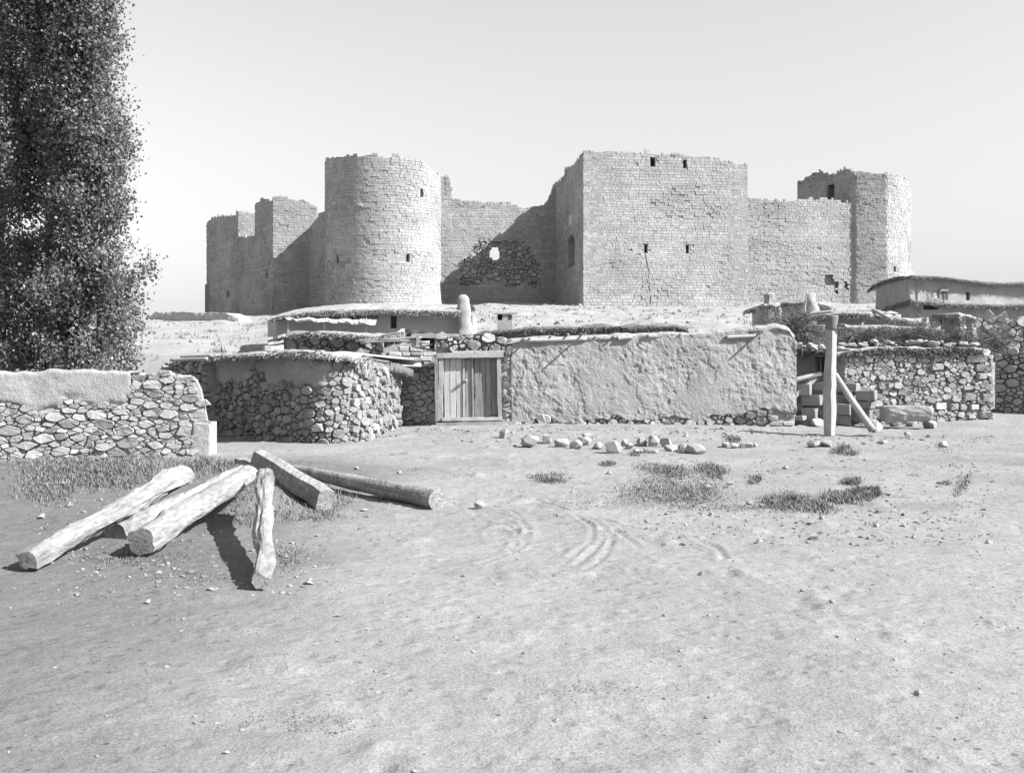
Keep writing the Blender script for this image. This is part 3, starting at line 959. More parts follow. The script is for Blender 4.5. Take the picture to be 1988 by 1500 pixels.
k11 = Surf([FT_F, FT_F + UX * 9], ZB + .9)
castle_face('corner_tower', k11, lambda u: np.interp(u, [0, 9], [16.1, 15.6]), 1.6, (), None, 30, score=.2)
for nm, A, B in (('enclosure_wall', FT_E, FT_E + UX * 60), ('enclosure_wall', np.array(Q[-1]), FT_E + UX * 60)):
    kk = Surf([A, B], ZB - 1) if nm == 'x' else Surf([B, A], ZB - 1)
    castle_face(nm, kk, lambda u: np.full(np.shape(u), 9.0), 1.5, (), None, 31, blocks=False, step=2)

# the 300 blocks that show largest are single blocks, the rest of each face is one mass
allb = []
for ci, (core, bl, scr) in enumerate(castle_blocks):
    for bi, b in enumerate(bl):
        allb.append((b[0] * scr, ci, bi))
allb.sort(reverse=True)
single = {(c, b) for _, c, b in allb[:300]}
for ci, (core, bl, scr) in enumerate(castle_blocks):
    mass = MB()
    for bi, (a, P, fs, tone) in enumerate(bl):
        if (ci, bi) in single:
            b = MB(); b.add(P, fs, tone); b.build('block', M_ASHLAR, core)
        else:
            mass.add(P, fs, tone)
    stuff(mass.build('block_masonry', M_ASHLAR, core))

# ------------------------------------------------------------------ low mud bank on the crest at the left
def rough_wall(name, label, cat, pts, z0, top, thick, mt, parent=None, openings=(), rough=.05, seed=1, step=.14, smooth=True, w0=0.0):
    s = Surf(pts, z0)
    root = parent or thing(name, label, cat, (pts[0][0], pts[0][1], z0))
    o = core_wall(s, 0, s.len, top(s) if callable(top) else top, thick, mt, 'wall', root, step=step, vstep=step, w0=w0, openings=openings, rough=rough, seed=seed, smooth=False)
    return root, s, o

def mound_wall():
    A, B = xy(288, 96.0), xy(468, 90.0)
    s = Surf([A, B], 3.6)
    tp = s.prof(((288, 618), (300, 607), (330, 606), (360, 605), (400, 607), (440, 607), (452, 612), (460, 622), (468, 640)))
    t2 = lambda u: tp(u) + fbm(np.asarray(u) * 1.4, np.full(np.shape(u), 3.3), 8, 4) * .09
    o = core_wall(s, 0, s.len, t2, 1.6, M_SMOOTH, 'mud_bank', None, step=.12, vstep=.2, w0=0, rough=.16, seed=6)
    tag(o, 'low crumbling mud bank on the crest left of the castle', 'wall')
mound_wall()

# ------------------------------------------------------------------ near rubble wall at the left edge
def left_wall():
    A, B = xy(-160, 17.5), xy(409, 18.5)
    z0 = -.12
    s = Surf([A, B], z0)
    root = thing('rubble_wall', 'sunlit rubble wall with worn mud plaster below the poplars', 'wall', (A[0], A[1], z0))
    tp = s.prof(((-160, 716), (0, 719), (60, 721), (110, 716), (150, 719), (200, 717), (240, 722), (262, 720), (300, 724), (330, 722), (352, 729), (368, 726), (383, 737), (389, 752), (394, 775), (399, 802), (402, 828), (404, 833), (409, 834)))
    tw = lambda u: tp(u) + fbm(np.asarray(u) * 5, np.full(np.shape(u), 1.3), 3, 3) * .02
    core_wall(s, 0, s.len - .03, lambda u: tw(u) - .04, .55, M_MORTAR, 'wall_core', root, step=.07, vstep=.2, w0=-.03, rough=.02, seed=3)
    def mask(U, V):
        px = CX + F_PX * s.map(U, V, 0)[..., 0] / s.map(U, V, 0)[..., 1]
        py = HOR - F_PX * (V + z0 - CAM_Z) / s.map(U, V, 0)[..., 1]
        n = fbm(U * 2.2, V * 3, 14, 4)
        a = S((806 + n * 14 - py) / 34) * S((276 + n * 16 + (py - 760) * .12 - px) / 26)
        b = .9 * S((n - .25) / .25) * S((px - 300) / 20) * S((820 - py) / 20) * S((385 - px) / 12)
        return np.maximum(a, b)
    plaster_skin(s, 0, s.len - .08, tw, mask, M_PLASTER, 'mud_plaster', root, step=.03, amp=.013, seed=15, wlo=-.08, whi=.022, v0=.1, sc_=4.0)
    def sk(u, v):
        px = CX + F_PX * s.map(u, v, 0)[0] / s.map(u, v, 0)[1]
        return float(mask(np.float64(u), np.float64(v))) > .8 or (px > 382 and v < s.v_at(395, 832))
    st = rubble(s, 0, s.len, tw, .155, 31, sk, aniso=2.0, proud=(.006, .035), gap=.0035, big=.8)
    emit(st, root, M_RUBBLE, 'stone', 'small_stones', 300)
    # squared stone that ends the wall, and its end face
    u1 = s.len; P0 = s.map(u1 - .13, .45, 0)
    q = boxrock(.26, .5, .62, 5, .02)
    c = s.map(u1 - .10, .36, -.2)
    o = one('end_stone', ([Vector(c) + v for v in q[0]], q[1]), M_RUBBLE, root, tone=1.1)
left_wall()

# ------------------------------------------------------------------ rubble shed with thatched mud roof
def shed():
    pts = [xy(360, 24.6), xy(470, 22.8), xy(560, 21.6), xy(618, 21.1), xy(668, 21.25), xy(712, 21.95), xy(748, 23.2), xy(772, 25.4)]
    z0 = -.12
    s = Surf(pts, z0, smooth=True)
    root = thing('stone_shed', 'low rubble stone shed with thatched mud roof, half in shade', 'shed', (pts[3][0], pts[3][1], z0))
    tp = s.prof(((360, 694), (400, 692), (480, 688), (560, 684), (620, 686), (660, 690), (690, 700), (730, 712), (750, 720), (772, 724)))
    tw = lambda u: tp(u) + fbm(np.asarray(u) * 4, np.full(np.shape(u), 2.3), 13, 3) * .02
    core_wall(s, 0, s.len, lambda u: tw(u) - .03, .5, M_MORTAR, 'wall_core', root, step=.08, vstep=.2, w0=-.025, rough=.03, seed=13)
    def mask(U, V):
        n = fbm(U * 1.6, V * 2.2, 24, 4)
        ul = s.u_at(640)
        return .95 * S((V - 1.22 + n * .2) / .2) * S((ul - U + n * .5) / .5) * S((n + .5) / .3)
    plaster_skin(s, 0, s.len * .6, tw, mask, M_PLASTER, 'mud_plaster', root, step=.035, amp=.02, seed=25, wlo=-.1, whi=.035)
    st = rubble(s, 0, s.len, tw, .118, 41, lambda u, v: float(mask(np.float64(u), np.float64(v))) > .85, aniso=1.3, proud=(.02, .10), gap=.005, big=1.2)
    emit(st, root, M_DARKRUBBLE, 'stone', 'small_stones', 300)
    # roof with straw edge
    fr = [at(338, 697, 24.6), at(400, 689, 23.4), at(440, 687, 22.6), at(500, 685, 21.8), at(560, 681, 21.0), at(610, 681, 20.8), at(645, 685, 20.85), at(680, 689, 21.0), at(700, 693, 21.4)]
    eave(fr, (.9, 4.2, -.1), .12, root, 'roof', 5, dome=.03, fringe=1500, flen=(.05, .15), n=110)
    fr2 = [at(688, 692, 21.3), at(715, 697, 21.8), at(740, 704, 22.6), at(765, 713, 23.8)]
    eave(fr2, (.3, 1.3, -.05), .17, root, 'roof_sag', 6, dome=.0, mt=M_THATCH, ftone=1.15, fringe=1500, flen=(.05, .16), n=40)
    # beam ends and loose stones on the eave at the left
    for i, (a, b, r0) in enumerate(((at(332, 699, 23.0), at(402, 696, 22.6), .035), (at(352, 693, 23.4), at(412, 690, 22.9), .03))):
        one('roof_pole', pole(a, b, r0, r0 * .9, 60 + i), M_TIMBER, root, True)
shed()

# lower stones beside the shed (left, between the near wall and the shed)
def low_ruin():
    A, B = xy(318, 25.2), xy(402, 23.4)
    s = Surf([A, B], -.1)
    root = thing('ruined_wall', 'ruined end of rubble wall between near wall and shed', 'wall', (A[0], A[1], 0))
    tp = s.prof(((318, 715), (335, 706), (352, 699), (372, 697), (402, 694)))
    core_wall(s, 0, s.len, lambda u: tp(u) - .05, .5, M_MORTAR, 'wall_core', root, step=.1, vstep=.2, w0=-.06, rough=.05, seed=43)
    emit(rubble(s, 0, s.len, tp, .17, 44, None, 1.3, (.03, .1), .012), root, M_RUBBLE, 'stone', 'small_stones', 120)
low_ruin()

# ------------------------------------------------------------------ second hut behind the shed
def hut2():
    A, B, C = xy(548, 28.6), xy(690, 27.6), xy(800, 28.4)
    z0 = .4
    root = thing('rubble_hut', 'low rubble hut with drooping straw roof behind the shed', 'hut', (A[0], A[1], z0))
    s = Surf([A, B, C], z0, smooth=True)
    tp = s.prof(((548, 655), (600, 650), (650, 651), (690, 655), (740, 662), (800, 660)))
    core_wall(s, 0, s.len, lambda u: tp(u), .4, M_MORTAR, 'wall_core', root, step=.12, vstep=.2, w0=-.05, rough=.03, seed=53)
    emit(rubble(s, 0, s.len, tp, .19, 54, lambda u, v: v < .8, 1.3, (.03, .08), .012), root, M_RUBBLE, 'stone', 'small_stones', 260)
    fr = [at(540, 651, 28.6), at(570, 647, 28.2), at(620, 643, 27.6), at(680, 646, 27.2), at(720, 651, 27.0), at(760, 649, 27.0), at(785, 641, 27.6)]
    eave(fr, (.5, 3.4, .0), .15, root, 'roof', 8, dome=.04, fringe=1500, flen=(.06, .2), n=90)
    for i, (a, b) in enumerate(((at(522, 657, 28.2), at(552, 652, 28.2)), (at(520, 668, 28.0), at(550, 662, 28.1)), (at(512, 676, 27.4), at(549, 675, 27.6)))):
        one('flat_stone', beam(a, b, .3, .07 if i < 2 else .13, 70 + i, 3, .02), M_RUBBLE, root, tone=1.1)
hut2()

# ------------------------------------------------------------------ mud-plastered house with awning and chimney
def house():
    z0 = 1.2
    A, B, C = xy(537, 37.6), xy(918, 37.0), xy(925, 41.0)
    root = thing('mud_house', 'flat roofed mud house with chimney below the round tower', 'house', (A[0], A[1], z0))
    s = Surf([A, B], z0)
    tp = s.prof(((537, 614), (650, 607), (760, 606), (900, 609), (918, 612)))
    u = s.u_at(764); w = 12 / F_PX * 37.4
    op = [(u - w / 2, u + w / 2, s.v_at(764, 637), s.v_at(764, 613), .3)]
    core_wall(s, 0, s.len, tp, .6, M_SMOOTH, 'wall', root, step=.2, vstep=.2, w0=0, openings=op, rough=.03, seed=63)
    s2 = Surf([B, C], z0)
    core_wall(s2, 0, s2.len, lambda q: np.full(np.shape(q), zat(612, 37) - z0), .5, M_SMOOTH, 'wall', root, step=.3, vstep=.3, w0=0, rough=.03, seed=64)
    s3 = Surf([(A[0] - 1.2, A[1] + 4), A], z0)
    core_wall(s3, 0, s3.len, lambda q: np.full(np.shape(q), zat(614, 37.6) - z0), .5, M_SMOOTH, 'wall', root, step=.3, vstep=.3, w0=0, rough=.03, seed=65)
    wn_ = at(764, 625, 37.35)
    f = one('window', beam(s.map(u, s.v_at(764, 637), -.22), s.map(u, s.v_at(764, 613), -.22), w, .03, 3, 2, .0), M_DARK, root)
    for k in (-.33, 0, .33):
        one('window_bar', beam(s.map(u + k * w, s.v_at(764, 637), -.06), s.map(u + k * w, s.v_at(764, 613), -.06), .018, .018, 4, 2, .0), M_DARKWOOD, f)
    fr = [at(527, 615, 37.0), at(560, 609, 36.9), at(610, 603, 36.8), at(660, 600, 36.7), at(720, 599, 36.7), at(790, 600, 36.6), at(850, 601, 36.6), at(895, 603, 36.6)]
    eave(fr, (.3, 5.2, .3), .19, root, 'roof', 9, dome=.16, fringe=2200, flen=(.06, .2), n=120)
    # awning of pale sheets on posts
    an = [at(548, 616, 37.2), at(735, 612, 37.2)]; af = [at(556, 618.5, 36.2), at(728, 627, 36.2)]
    n = 36
    V = []
    for i in range(n):
        t = i / (n - 1)
        b_ = an[0].lerp(an[1], t); f_ = af[0].lerp(af[1], t)
        bump = .018 * math.sin(i * .9) + R.uniform(-.02, .02)
        V += [b_ + Vector((0, 0, bump)), f_ + Vector((0, R.uniform(-.05, .05), bump)), f_ + Vector((0, 0, bump - .06)), b_ + Vector((0, 0, bump - .06))]
    Fc = []
    for i in range(n - 1):
        for k in range(4):
            Fc.append((i * 4 + k, i * 4 + (k + 1) % 4, i * 4 + 4 + (k + 1) % 4, i * 4 + 4 + k))
    one('awning', (V, Fc), M_SHEET, root)
    for px in (560, 630, 711):
        p = at(px, 622, 36.35)
        one('awning_post', beam((p.x, p.y, z0 + .2), (p.x, p.y, p.z), .07, .07, px, 3, .008), M_TIMBER, root)
    # chimney pier on the corner
    c0 = at(903, 650, 36.7); c1 = at(899, 572, 36.9)
    V = []; Fc = []; sg = 14; rn = 22
    for i in range(rn):
        t = i / (rn - 1); c = c0.lerp(c1, t)
        rad = .25 - .03 * t + .16 * max(0, .3 - t)
        if t > .86: rad *= math.sqrt(max(.05, 1 - ((t - .86) / .14) ** 2 * .8))
        for k in range(sg):
            an_ = 2 * math.pi * k / sg
            ca, sa = math.cos(an_), math.sin(an_)
            m = max(abs(ca), abs(sa)); q = rad * (1 - .5 + .5 / m * .9) * (1 + .08 * float(fbm(t * 5, ca * 2 + sa, 4, 3)))
            V.append(c + Vector((ca * q, sa * q * .9, 0)))
    for i in range(rn - 1):
        for k in range(sg):
            Fc.append((i * sg + k, i * sg + (k + 1) % sg, (i + 1) * sg + (k + 1) % sg, (i + 1) * sg + k))
    Fc.append(tuple(range((rn - 1) * sg, rn * sg)))
    one('chimney', (V, Fc), M_PLASTER, root, True)
house()

# ------------------------------------------------------------------ little clay flue standing on the slope
def flue():
    c = at(981, 640, 41.5)
    root = thing('clay_flue', 'small mud flue with two dark holes under a flat slab', 'flue', (c.x, c.y, c.z - .3))
    s = Surf([xy(965, 41.5), xy(997, 41.5)], c.z - .3)
    H = s.v_at(981, 610)
    L = s.len
    core_wall(s, 0, L, lambda u: np.full(np.shape(u), H), .5, M_PLASTER, 'flue_body', root, step=.06, vstep=.08, w0=0,
              openings=[(L * .05, L * .32, H - .22, H - .01, .46), (L * .66, L * .93, H - .22, H - .01, .46)], rough=.02, seed=71)
    one('slab', beam(at(958, 608.3, 41.75), at(1004, 607.8, 41.75), .6, .05, 5, 4, .012), M_RUBBLE, root)
flue()

# ------------------------------------------------------------------ roof edge of the building behind the plastered wall
def back_roof():
    a = at(1000, 650, 30)
    root = thing('thatched_shed', 'long shed whose dark straw roof edge shows over the plastered wall', 'shed', (a.x, a.y, .6))
    fr = [at(918, 650, 29.6), at(945, 644, 29.4), at(985, 640, 29.3), at(1020, 635, 29.3), at(1060, 636, 29.3), at(1120, 635, 29.4), at(1180, 633, 29.5), at(1240, 631.5, 29.6), at(1290, 631.5, 29.8), at(1335, 634, 30)]
    eave(fr, (.4, 4.4, .0), .17, root, 'roof', 12, dome=.0, fringe=3600, flen=(.05, .15), n=110, ftone=.5, mt=M_THATCH)
    s = Surf([xy(925, 29.9), xy(1330, 30.2)], .4)
    core_wall(s, 0, s.len, s.prof(((925, 652), (985, 650), (1060, 646), (1180, 643), (1330, 640))), .5, M_MORTAR, 'wall', root, step=.2, vstep=.3, w0=0, rough=.04, seed=81)
back_roof()

# ------------------------------------------------------------------ yard wall of small blocks left of the door
def yard_wall():
    A, B = xy(672, 26.4), xy(848, 26.8)
    z0 = -.15
    root = thing('block_wall', 'bright wall of small mud blocks left of the door', 'wall', (A[0], A[1], z0))
    s = Surf([A, B], z0)
    tp = s.prof(((672, 688), (690, 680), (715, 668), (730, 663), (745, 672), (757, 668), (765, 664), (790, 664), (815, 670), (830, 676), (846, 678)))
    core_wall(s, 0, s.len, lambda u: tp(u) - .05, .45, M_MORTAR, 'wall_core', root, step=.1, vstep=.2, w0=-.05, rough=.04, seed=91)
    ul = s.u_at(745)
    vm = s.v_at(800, 712)
    bl = ashlar(s, ul, s.len, tp, None, None, .135, (.16, .34), 92, .009, v0=vm)
    bl = [(a, P, f, t * 1.05) for a, P, f, t in bl]
    bl += rubble(s, 0, ul, tp, .17, 93, None, 1.3, (.03, .1), .012)
    emit(bl, root, M_RUBBLE, 'block', 'small_blocks', 300)
    for i, (a, b, r0) in enumerate(((at(690, 662, 26.6), at(818, 655, 26.2), .03), (at(700, 666, 26.5), at(832, 663, 26.1), .032), (at(742, 652, 26.5), at(785, 644, 26.4), .025), (at(735, 659, 26.4), at(800, 661, 26.2), .025), (at(800, 671, 26.2), at(845, 681, 25.9), .03), (at(812, 675, 26.1), at(840, 668, 25.9), .022))):
        lab = ('upper thin rail pole over the block wall', 'lower thin rail pole over the block wall', 'short slanting stick end above the block wall', 'short stick lying across the thin rail poles', 'pole lying from block wall down to the door lintel', 'thin stick crossing beside the small dark opening')[i]
        tag(one('rail_pole', pole(a, b, r0, r0 * .8, 95 + i, 8, 10, .02), M_TIMBER, None, True), lab, 'pole', 'poles over the block wall')
    p = at(812, 650, 26.2)
    tag(one('rail_post', beam(at(812, 674, 26.15), at(811, 649, 26.15), .08, .05, 7, 3, .008), M_TIMBER), 'short upright rail post beside the small dark opening', 'post')
    # dark opening under a lintel at the back of the yard
    r2 = thing('dark_doorway', 'small dark opening under a lintel above the block wall', 'opening', at(832, 672, 28))
    s2 = Surf([xy(800, 28.4), xy(905, 28.4)], .3)
    u0, u1 = s2.u_at(818), s2.u_at(844)
    core_wall(s2, 0, s2.len, lambda u: np.full(np.shape(u), s2.v_at(830, 648)), .9, M_SMOOTH, 'wall', r2, step=.2, vstep=.2, w0=0, openings=[(u0, u1, s2.v_at(830, 690), s2.v_at(830, 655), .8)], rough=.03, seed=97)
    one('lintel', beam(s2.map(u0 - .25, s2.v_at(830, 652), .04), s2.map(u1 + .2, s2.v_at(830, 652.5), .04), .12, .09, 5, 3), M_TIMBER, r2)
def link_wall():
    A, B = xy(742, 26.05), xy(849, 25.5)
    s = Surf([A, B], -.15)
    root = thing('rubble_wall', 'dim short stretch of rubble wall between shed and gate', 'wall', (A[0], A[1], -.15))
    tp = s.prof(((742, 724), (770, 722), (790, 717), (815, 713), (830, 709), (849, 707)))
    core_wall(s, 0, s.len, lambda u: tp(u) - .03, .3, M_MORTAR, 'wall_core', root, step=.1, vstep=.2, w0=-.03, rough=.03, seed=98)
    emit(rubble(s, 0, s.len, tp, .125, 99, None, 1.4, (.015, .07), .003), root, M_RUBBLE, 'stone', 'small_stones', 300)
    one('coping_slab', beam(s.map(s.u_at(800), s.v_at(800, 714), .0), s.map(s.len, s.v_at(849, 706), .0), .34, .06, 12, 4, .01), M_RUBBLE, root, tone=.8)
yard_wall()
link_wall()

# ------------------------------------------------------------------ plastered front wall
PW = Surf([xy(846, 25.35), xy(1543, 25.9)], -.1)
def front_wall():
    s = PW
    root = thing('plastered_wall', 'long rough mud plastered wall right of the door', 'wall', (s.p[0][0], s.p[0][1], -.1))
    uj = s.u_at(976)
    ujl = s.u_at(850)
    tp = s.prof(((846, 652), (880, 650), (915, 652), (950, 653), (985, 655), (1010, 655), (1060, 653), (1110, 652), (1160, 649), (1200, 647), (1240, 646), (1300, 643), (1340, 645), (1370, 642), (1420, 637), (1455, 633), (1480, 629), (1505, 628), (1522, 631), (1534, 638), (1541, 650), (1543, 660)))
    tw = lambda u: tp(u) + fbm(np.asarray(u) * 3.5, np.full(np.shape(u), 4.3), 23, 4) * .025
    dv1, dv0 = s.v_at(910, 690), s.v_at(910, 824)
    core_wall(s, 0, s.len - .03, lambda u: tw(u) - .03, .6, M_MORTAR, 'wall_core', root, step=.08, vstep=.2, w0=-.05, rough=.03, seed=101,
              openings=[(s.u_at(856), s.u_at(971), -.2, dv1, None)])
    def mask(U, V):
        n = fbm(U * 1.5, V * 2.5, 104, 4)
        px = np.interp(U, [0, s.len], [846, 1543])
        a = S((V - .22 - .14 * n + .10 * S((px - 1400) / 100) * 0 - .25 * S((px - 1380) / 120)) / .10)
        dd = S((U - uj - .1 - .05 * n) / .12)
        pit = 1 - .8 * S((fbm(U * 1.1, V * 3, 109, 4) - .62) / .15) * S((px - 1300) / 80) * S((1.2 - V) / .3)
        return a * dd
    us = np.arange(0, 1)
    plaster_skin(s, uj, s.len + .02, tw, mask, M_PLASTER, 'mud_plaster', root, step=.014, amp=.013, seed=105, wlo=-.12, whi=.045, v0=-.1, sc_=8.5, ridge=.006)
    # stones: foot of the wall, over the door, and the right-hand corner
    stz = rubble(s, uj, s.len, lambda u: np.full(np.shape(u), .62), .17, 106, lambda u, v: float(mask(np.float64(u), np.float64(v))) > .9 or u > s.len - .55 and v < .5, 1.4, (.02, .09), .010, v0=-.05)
    lz = s.v_at(910, 680)
    stz += rubble(s, 0, s.u_at(1002), tw, .16, 107, lambda u, v: v < lz + .02, 1.4, (.03, .1), .012, v0=lz)
    stz += rubble(s, s.u_at(978), s.u_at(1002), tw, .15, 113, lambda u, v: v > lz or float(mask(np.float64(u), np.float64(v))) > .8, 1.4, (.0, .05), .012)
    stz += ashlar(s, s.len - .62, s.len, lambda u: np.full(np.shape(u), .55), None, None, .15, (.25, .45), 108, .008, v0=-.12)
    emit(stz, root, M_RUBBLE, 'stone', 'small_stones', 300)
    # right-hand end face with worn corner
    se = Surf([s.p[1], s.p[1] + np.array([.03, .62])], -.1)
    te = lambda u: np.interp(u, [0, .3, .62], [s.v_at(1541, 655), s.v_at(1541, 640), s.v_at(1541, 650)])
    emit(ashlar(se, 0, .62, te, None, None, .17, (.2, .4), 110, .008), root, M_RUBBLE, 'corner_stone', 'small_stones', 60)
    # mud capping
    n = 90; us = np.linspace(uj - .1, s.len, n)
    sec = [(.02, -.14), (.06, -.10), (.02, -.05), (-.25, -.03), (-.55, -.05), (-.64, -.12)]
    P = np.zeros((n, len(sec), 3))
    for k, (w, dv) in enumerate(sec):
        P[:, k] = s.map(us, tw(us) + dv + fbm(us * 3, np.full(n, k * .8), 111, 4) * .03, w + fbm(us * 2.6, np.full(n, k + 9.), 112, 4) * .04)
    np_mesh('mud_capping', P.reshape(-1, 3), grid_faces(n, len(sec)), M_PLASTER, root, True)
    # roof poles sticking out of the wall
    for i, (px, py, L, r0) in enumerate(((1027, 657, .30, .022), (1068, 652, .12, .02), (1104, 649, .16, .025), (1130, 648, .48, .022), (1157, 653, .10, .022), (1190, 653, .16, .028), (1255, 650, .14, .025), (1322, 648, .1, .022), (1475, 645, .36, .026))):
        u = s.u_at(px); v = s.v_at(px, py)
        one('roof_pole', pole(s.map(u, v + .01, -.3), s.map(u + R.uniform(-.03, .03), v - .01, L), r0, r0 * .9, 120 + i, 8, 5, .01), M_TIMBER, root, True)
    for i, (p0, p1, py) in enumerate(((1014, 1138, 660), (1198, 1226, 657), (1408, 1465, 654))):
        u0, u1 = s.u_at(p0), s.u_at(p1); v = s.v_at((p0 + p1) / 2, py)
        one('wall_beam', pole(s.map(u0, v - .01, .07), s.map(u1, v + .02, .07), .05, .042, 130 + i, 8, 12, .01), M_TIMBER, root, True)
    # long stick whose shadow rakes across the plaster
    u = s.u_at(1085)
front_wall()

# ------------------------------------------------------------------ wooden double door
def door():
    s = PW
    root = thing('yard_gate', 'weathered double leaf plank gate in a pale timber frame', 'gate', s.map(s.u_at(912), s.v_at(912, 822), 0))
    U = lambda px: s.u_at(px)
    def V(py): return s.v_at(912, py)
    def m(px, py, w): return s.map(U(px), V(py), w)
    one('door_jamb', beam(m(855, 816, .0), m(857, 692, .0), .11, .16, 1, 6, .006), M_TIMBER, root, tone=1.0)
    one('door_jamb', beam(m(971, 814, .0), m(968, 688, .0), .09, .16, 2, 6, .006), M_TIMBER, root, tone=.95)
    one('gate_post', beam(m(848, 818, .05), m(846, 688, .05), .07, .10, 3, 6, .01), M_TIMBER, root, tone=.8)
    one('lintel', beam(m(847, 690, .02), m(977, 688.5, .02), .20, .115, 4, 8, .008), M_TIMBER, root, tone=.98)
    one('lintel', beam(m(878, 683, .03), m(997, 682, .03), .16, .05, 5, 8, .008), M_TIMBER, root, tone=1.02)
    one('sill', beam(m(858, 813.5, .03), m(975, 812.5, .03), .14, .075, 6, 8, .006), M_TIMBER, root, tone=1.05)
    one('threshold', beam(m(838, 823.5, .12), m(1000, 820, .12), .22, .10, 7, 8, .012, taper=.75), M_TIMBER, root, tone=.75)
    px0, px1, wd = 861.5, 919.5, 0
    r = random.Random(5)
    edges_l = [862, 873.5, 885.5, 897.5, 903, 917.5]
    for i in range(5):
        a, b = edges_l[i] + .6, edges_l[i + 1] - .4
        w = (U(b) - U(a))
        c = (a + b) / 2
        dep = -.05 + (.035 if i == 3 else 0) - (.012 if i == 4 else 0) + r.uniform(-.004, .004)
        one('plank', beam(m(c + .6, 810, dep), m(c - .4, 696, dep), w, .03, 20 + i, 5, .0025), M_WOOD, root, tone=r.uniform(.85, 1.2) * (1.25 if i < 4 else .8))
    one('meeting_stile', beam(m(919.5, 811, -.025), m(917, 695, -.025), U(921.5) - U(918), .05, 31, 5, .003), M_TIMBER, root, tone=.8)
    edges_r = [921.5, 932, 943, 954, 966.5]
    for i in range(4):
        a, b = edges_r[i] + .4, edges_r[i + 1] - .4
        c = (a + b) / 2
        dep = -.085 + r.uniform(-.004, .004)
        one('plank', beam(m(c + .4, 811, dep), m(c - .6, 694, dep), U(b) - U(a), .03, 40 + i, 5, .0025), M_WOOD, root, tone=r.uniform(.8, 1.0) * .88)
    one('pull_bar', beam(m(903, 737, .10), m(905, 739, -.05), .05, .05, 8, 2, .002), M_TIMBER, root)
    one('hasp', beam(m(922.5, 748, -.05), m(923, 771, -.05), .03, .03, 9, 3, .002), M_DARKWOOD, root)
    one('keyhole_plate', beam(m(922, 743, -.06), m(922, 752, -.06), .04, .03, 10, 2, .002), M_DARKWOOD, root)
    one('backing_board', beam(m(914, 818, -.16), m(913, 684, -.16), U(972) - U(852), .02, 11, 2, 0), M_DARKWOOD, root)
    # stones under the threshold
    for i, (px, py, k) in enumerate(((872, 829, .09), (885, 830, .10), (898, 829, .09), (912, 829, .11), (926, 827, .08), (945, 826, .09), (980, 826, .12), (1002, 824, .10))):
        q = hull(16, 300 + i, (k * 1.3, k, k * .6), .6)
        c = m(px, py, .12 + .03 * (i % 3))
        one('step_stone', ([Vector(c) + v for v in q[0]], q[1]), M_ROCK, root, tone=1.05)
door()

# ------------------------------------------------------------------ right-hand side: rubble wall, window recess
RW = Surf([xy(1640, 26.5), xy(1925, 27.1)], -.12)
def right_wall():
    s = RW
    root = thing('rubble_wall', 'rubble wall with big quoins behind the stone trough', 'wall', (s.p[0][0], s.p[0][1], -.12))
    tp = s.prof(((1640, 690), (1680, 681), (1720, 678), (1760, 680), (1800, 682), (1840, 680), (1880, 678), (1910, 682), (1925, 688)))
    core_wall(s, 0, s.len, lambda u: tp(u) - .02, .55, M_MORTAR, 'wall_core', root, step=.08, vstep=.2, w0=-.04, rough=.03, seed=141)
    big = [(1686, 697, 18, 14), (1818, 712, 30, 14), (1895, 696, 46, 16), (1903, 714, 22, 14), (1805, 733, 14, 14), (1905, 730, 24, 13), (1880, 770, 26, 15), (1913, 772, 18, 16), (1851, 790, 20, 14), (1825, 788, 28, 14), (1868, 790, 13, 13), (1890, 790, 22, 11), (1912, 805, 24, 13), (1909, 821, 26, 12), (1878, 752, 22, 9), (1788, 745, 16, 12), (1730, 748, 20, 10), (1885, 808, 18, 9)]
    rects = []
    r = random.Random(9)
    st = []
    for (px, py, w, h) in big:
        u = s.u_at(px); v = s.v_at(px, py); a = w / F_PX * 26.6 / 2; b = h / F_PX * 26.6 / 2
        rects.append((u - a, u + a, v - b, v + b))
        poly = [(u - a, v - b), (u + a * r.uniform(.9, 1), v - b * r.uniform(.9, 1)), (u + a, v + b * r.uniform(.85, 1)), (u - a * r.uniform(.9, 1), v + b)]
        g = stone_geo(s, (u, v), poly, r, .003, (.05, .08))
        if g: st.append((g[0] * 5, g[1], g[2], r.uniform(.78, .98)))
    def sk(u, v):
        return any(a - .015 < u < b + .015 and c - .015 < v < d + .015 for a, b, c, d in rects)
    st += rubble(s, 0, s.len, tp, .112, 143, sk, 1.5, (.02, .08), .0015, big=.9)
    emit(st, root, M_RUBBLE, 'stone', 'small_stones', 300)
    # end return of the wall
    se = Surf([s.p[1], s.p[1] + np.array([.1, .6])], -.12)
    emit(ashlar(se, 0, .6, lambda u: np.full(np.shape(u), 1.95), None, None, .2, (.25, .5), 145, .01), root, M_RUBBLE, 'corner_stone', 'small_stones', 60)
    # brush and earth roof edge over it
    fr = [at(1622, 687, 26.45), at(1650, 680, 26.5), at(1675, 679, 26.55), at(1700, 675, 26.6), at(1740, 673, 26.68), at(1780, 676, 26.76), at(1820, 675, 26.84), at(1860, 674, 26.92), at(1905, 678, 27.0)]
    eave(fr, (0, 3.2, -.05), .13, root, 'roof', 15, dome=.0, fringe=2600, flen=(.06, .24), n=80, ftone=.62, mt=M_MORTAR)
    r2 = random.Random(77)
    for i in range(46):
        px = r2.uniform(1540, 1900)
        k = r2.uniform(.04, .10)
        c = at(px, r2.uniform(661, 671) if px > 1640 else r2.uniform(667, 676), 26.95)
        q = hull(14, 500 + i, (k * 1.4, k, k * .7), .4)
        one('roof_stone', ([c + v for v in q[0]], q[1]), M_ROCK, root, tone=r2.uniform(.8, 1.15))
right_wall()

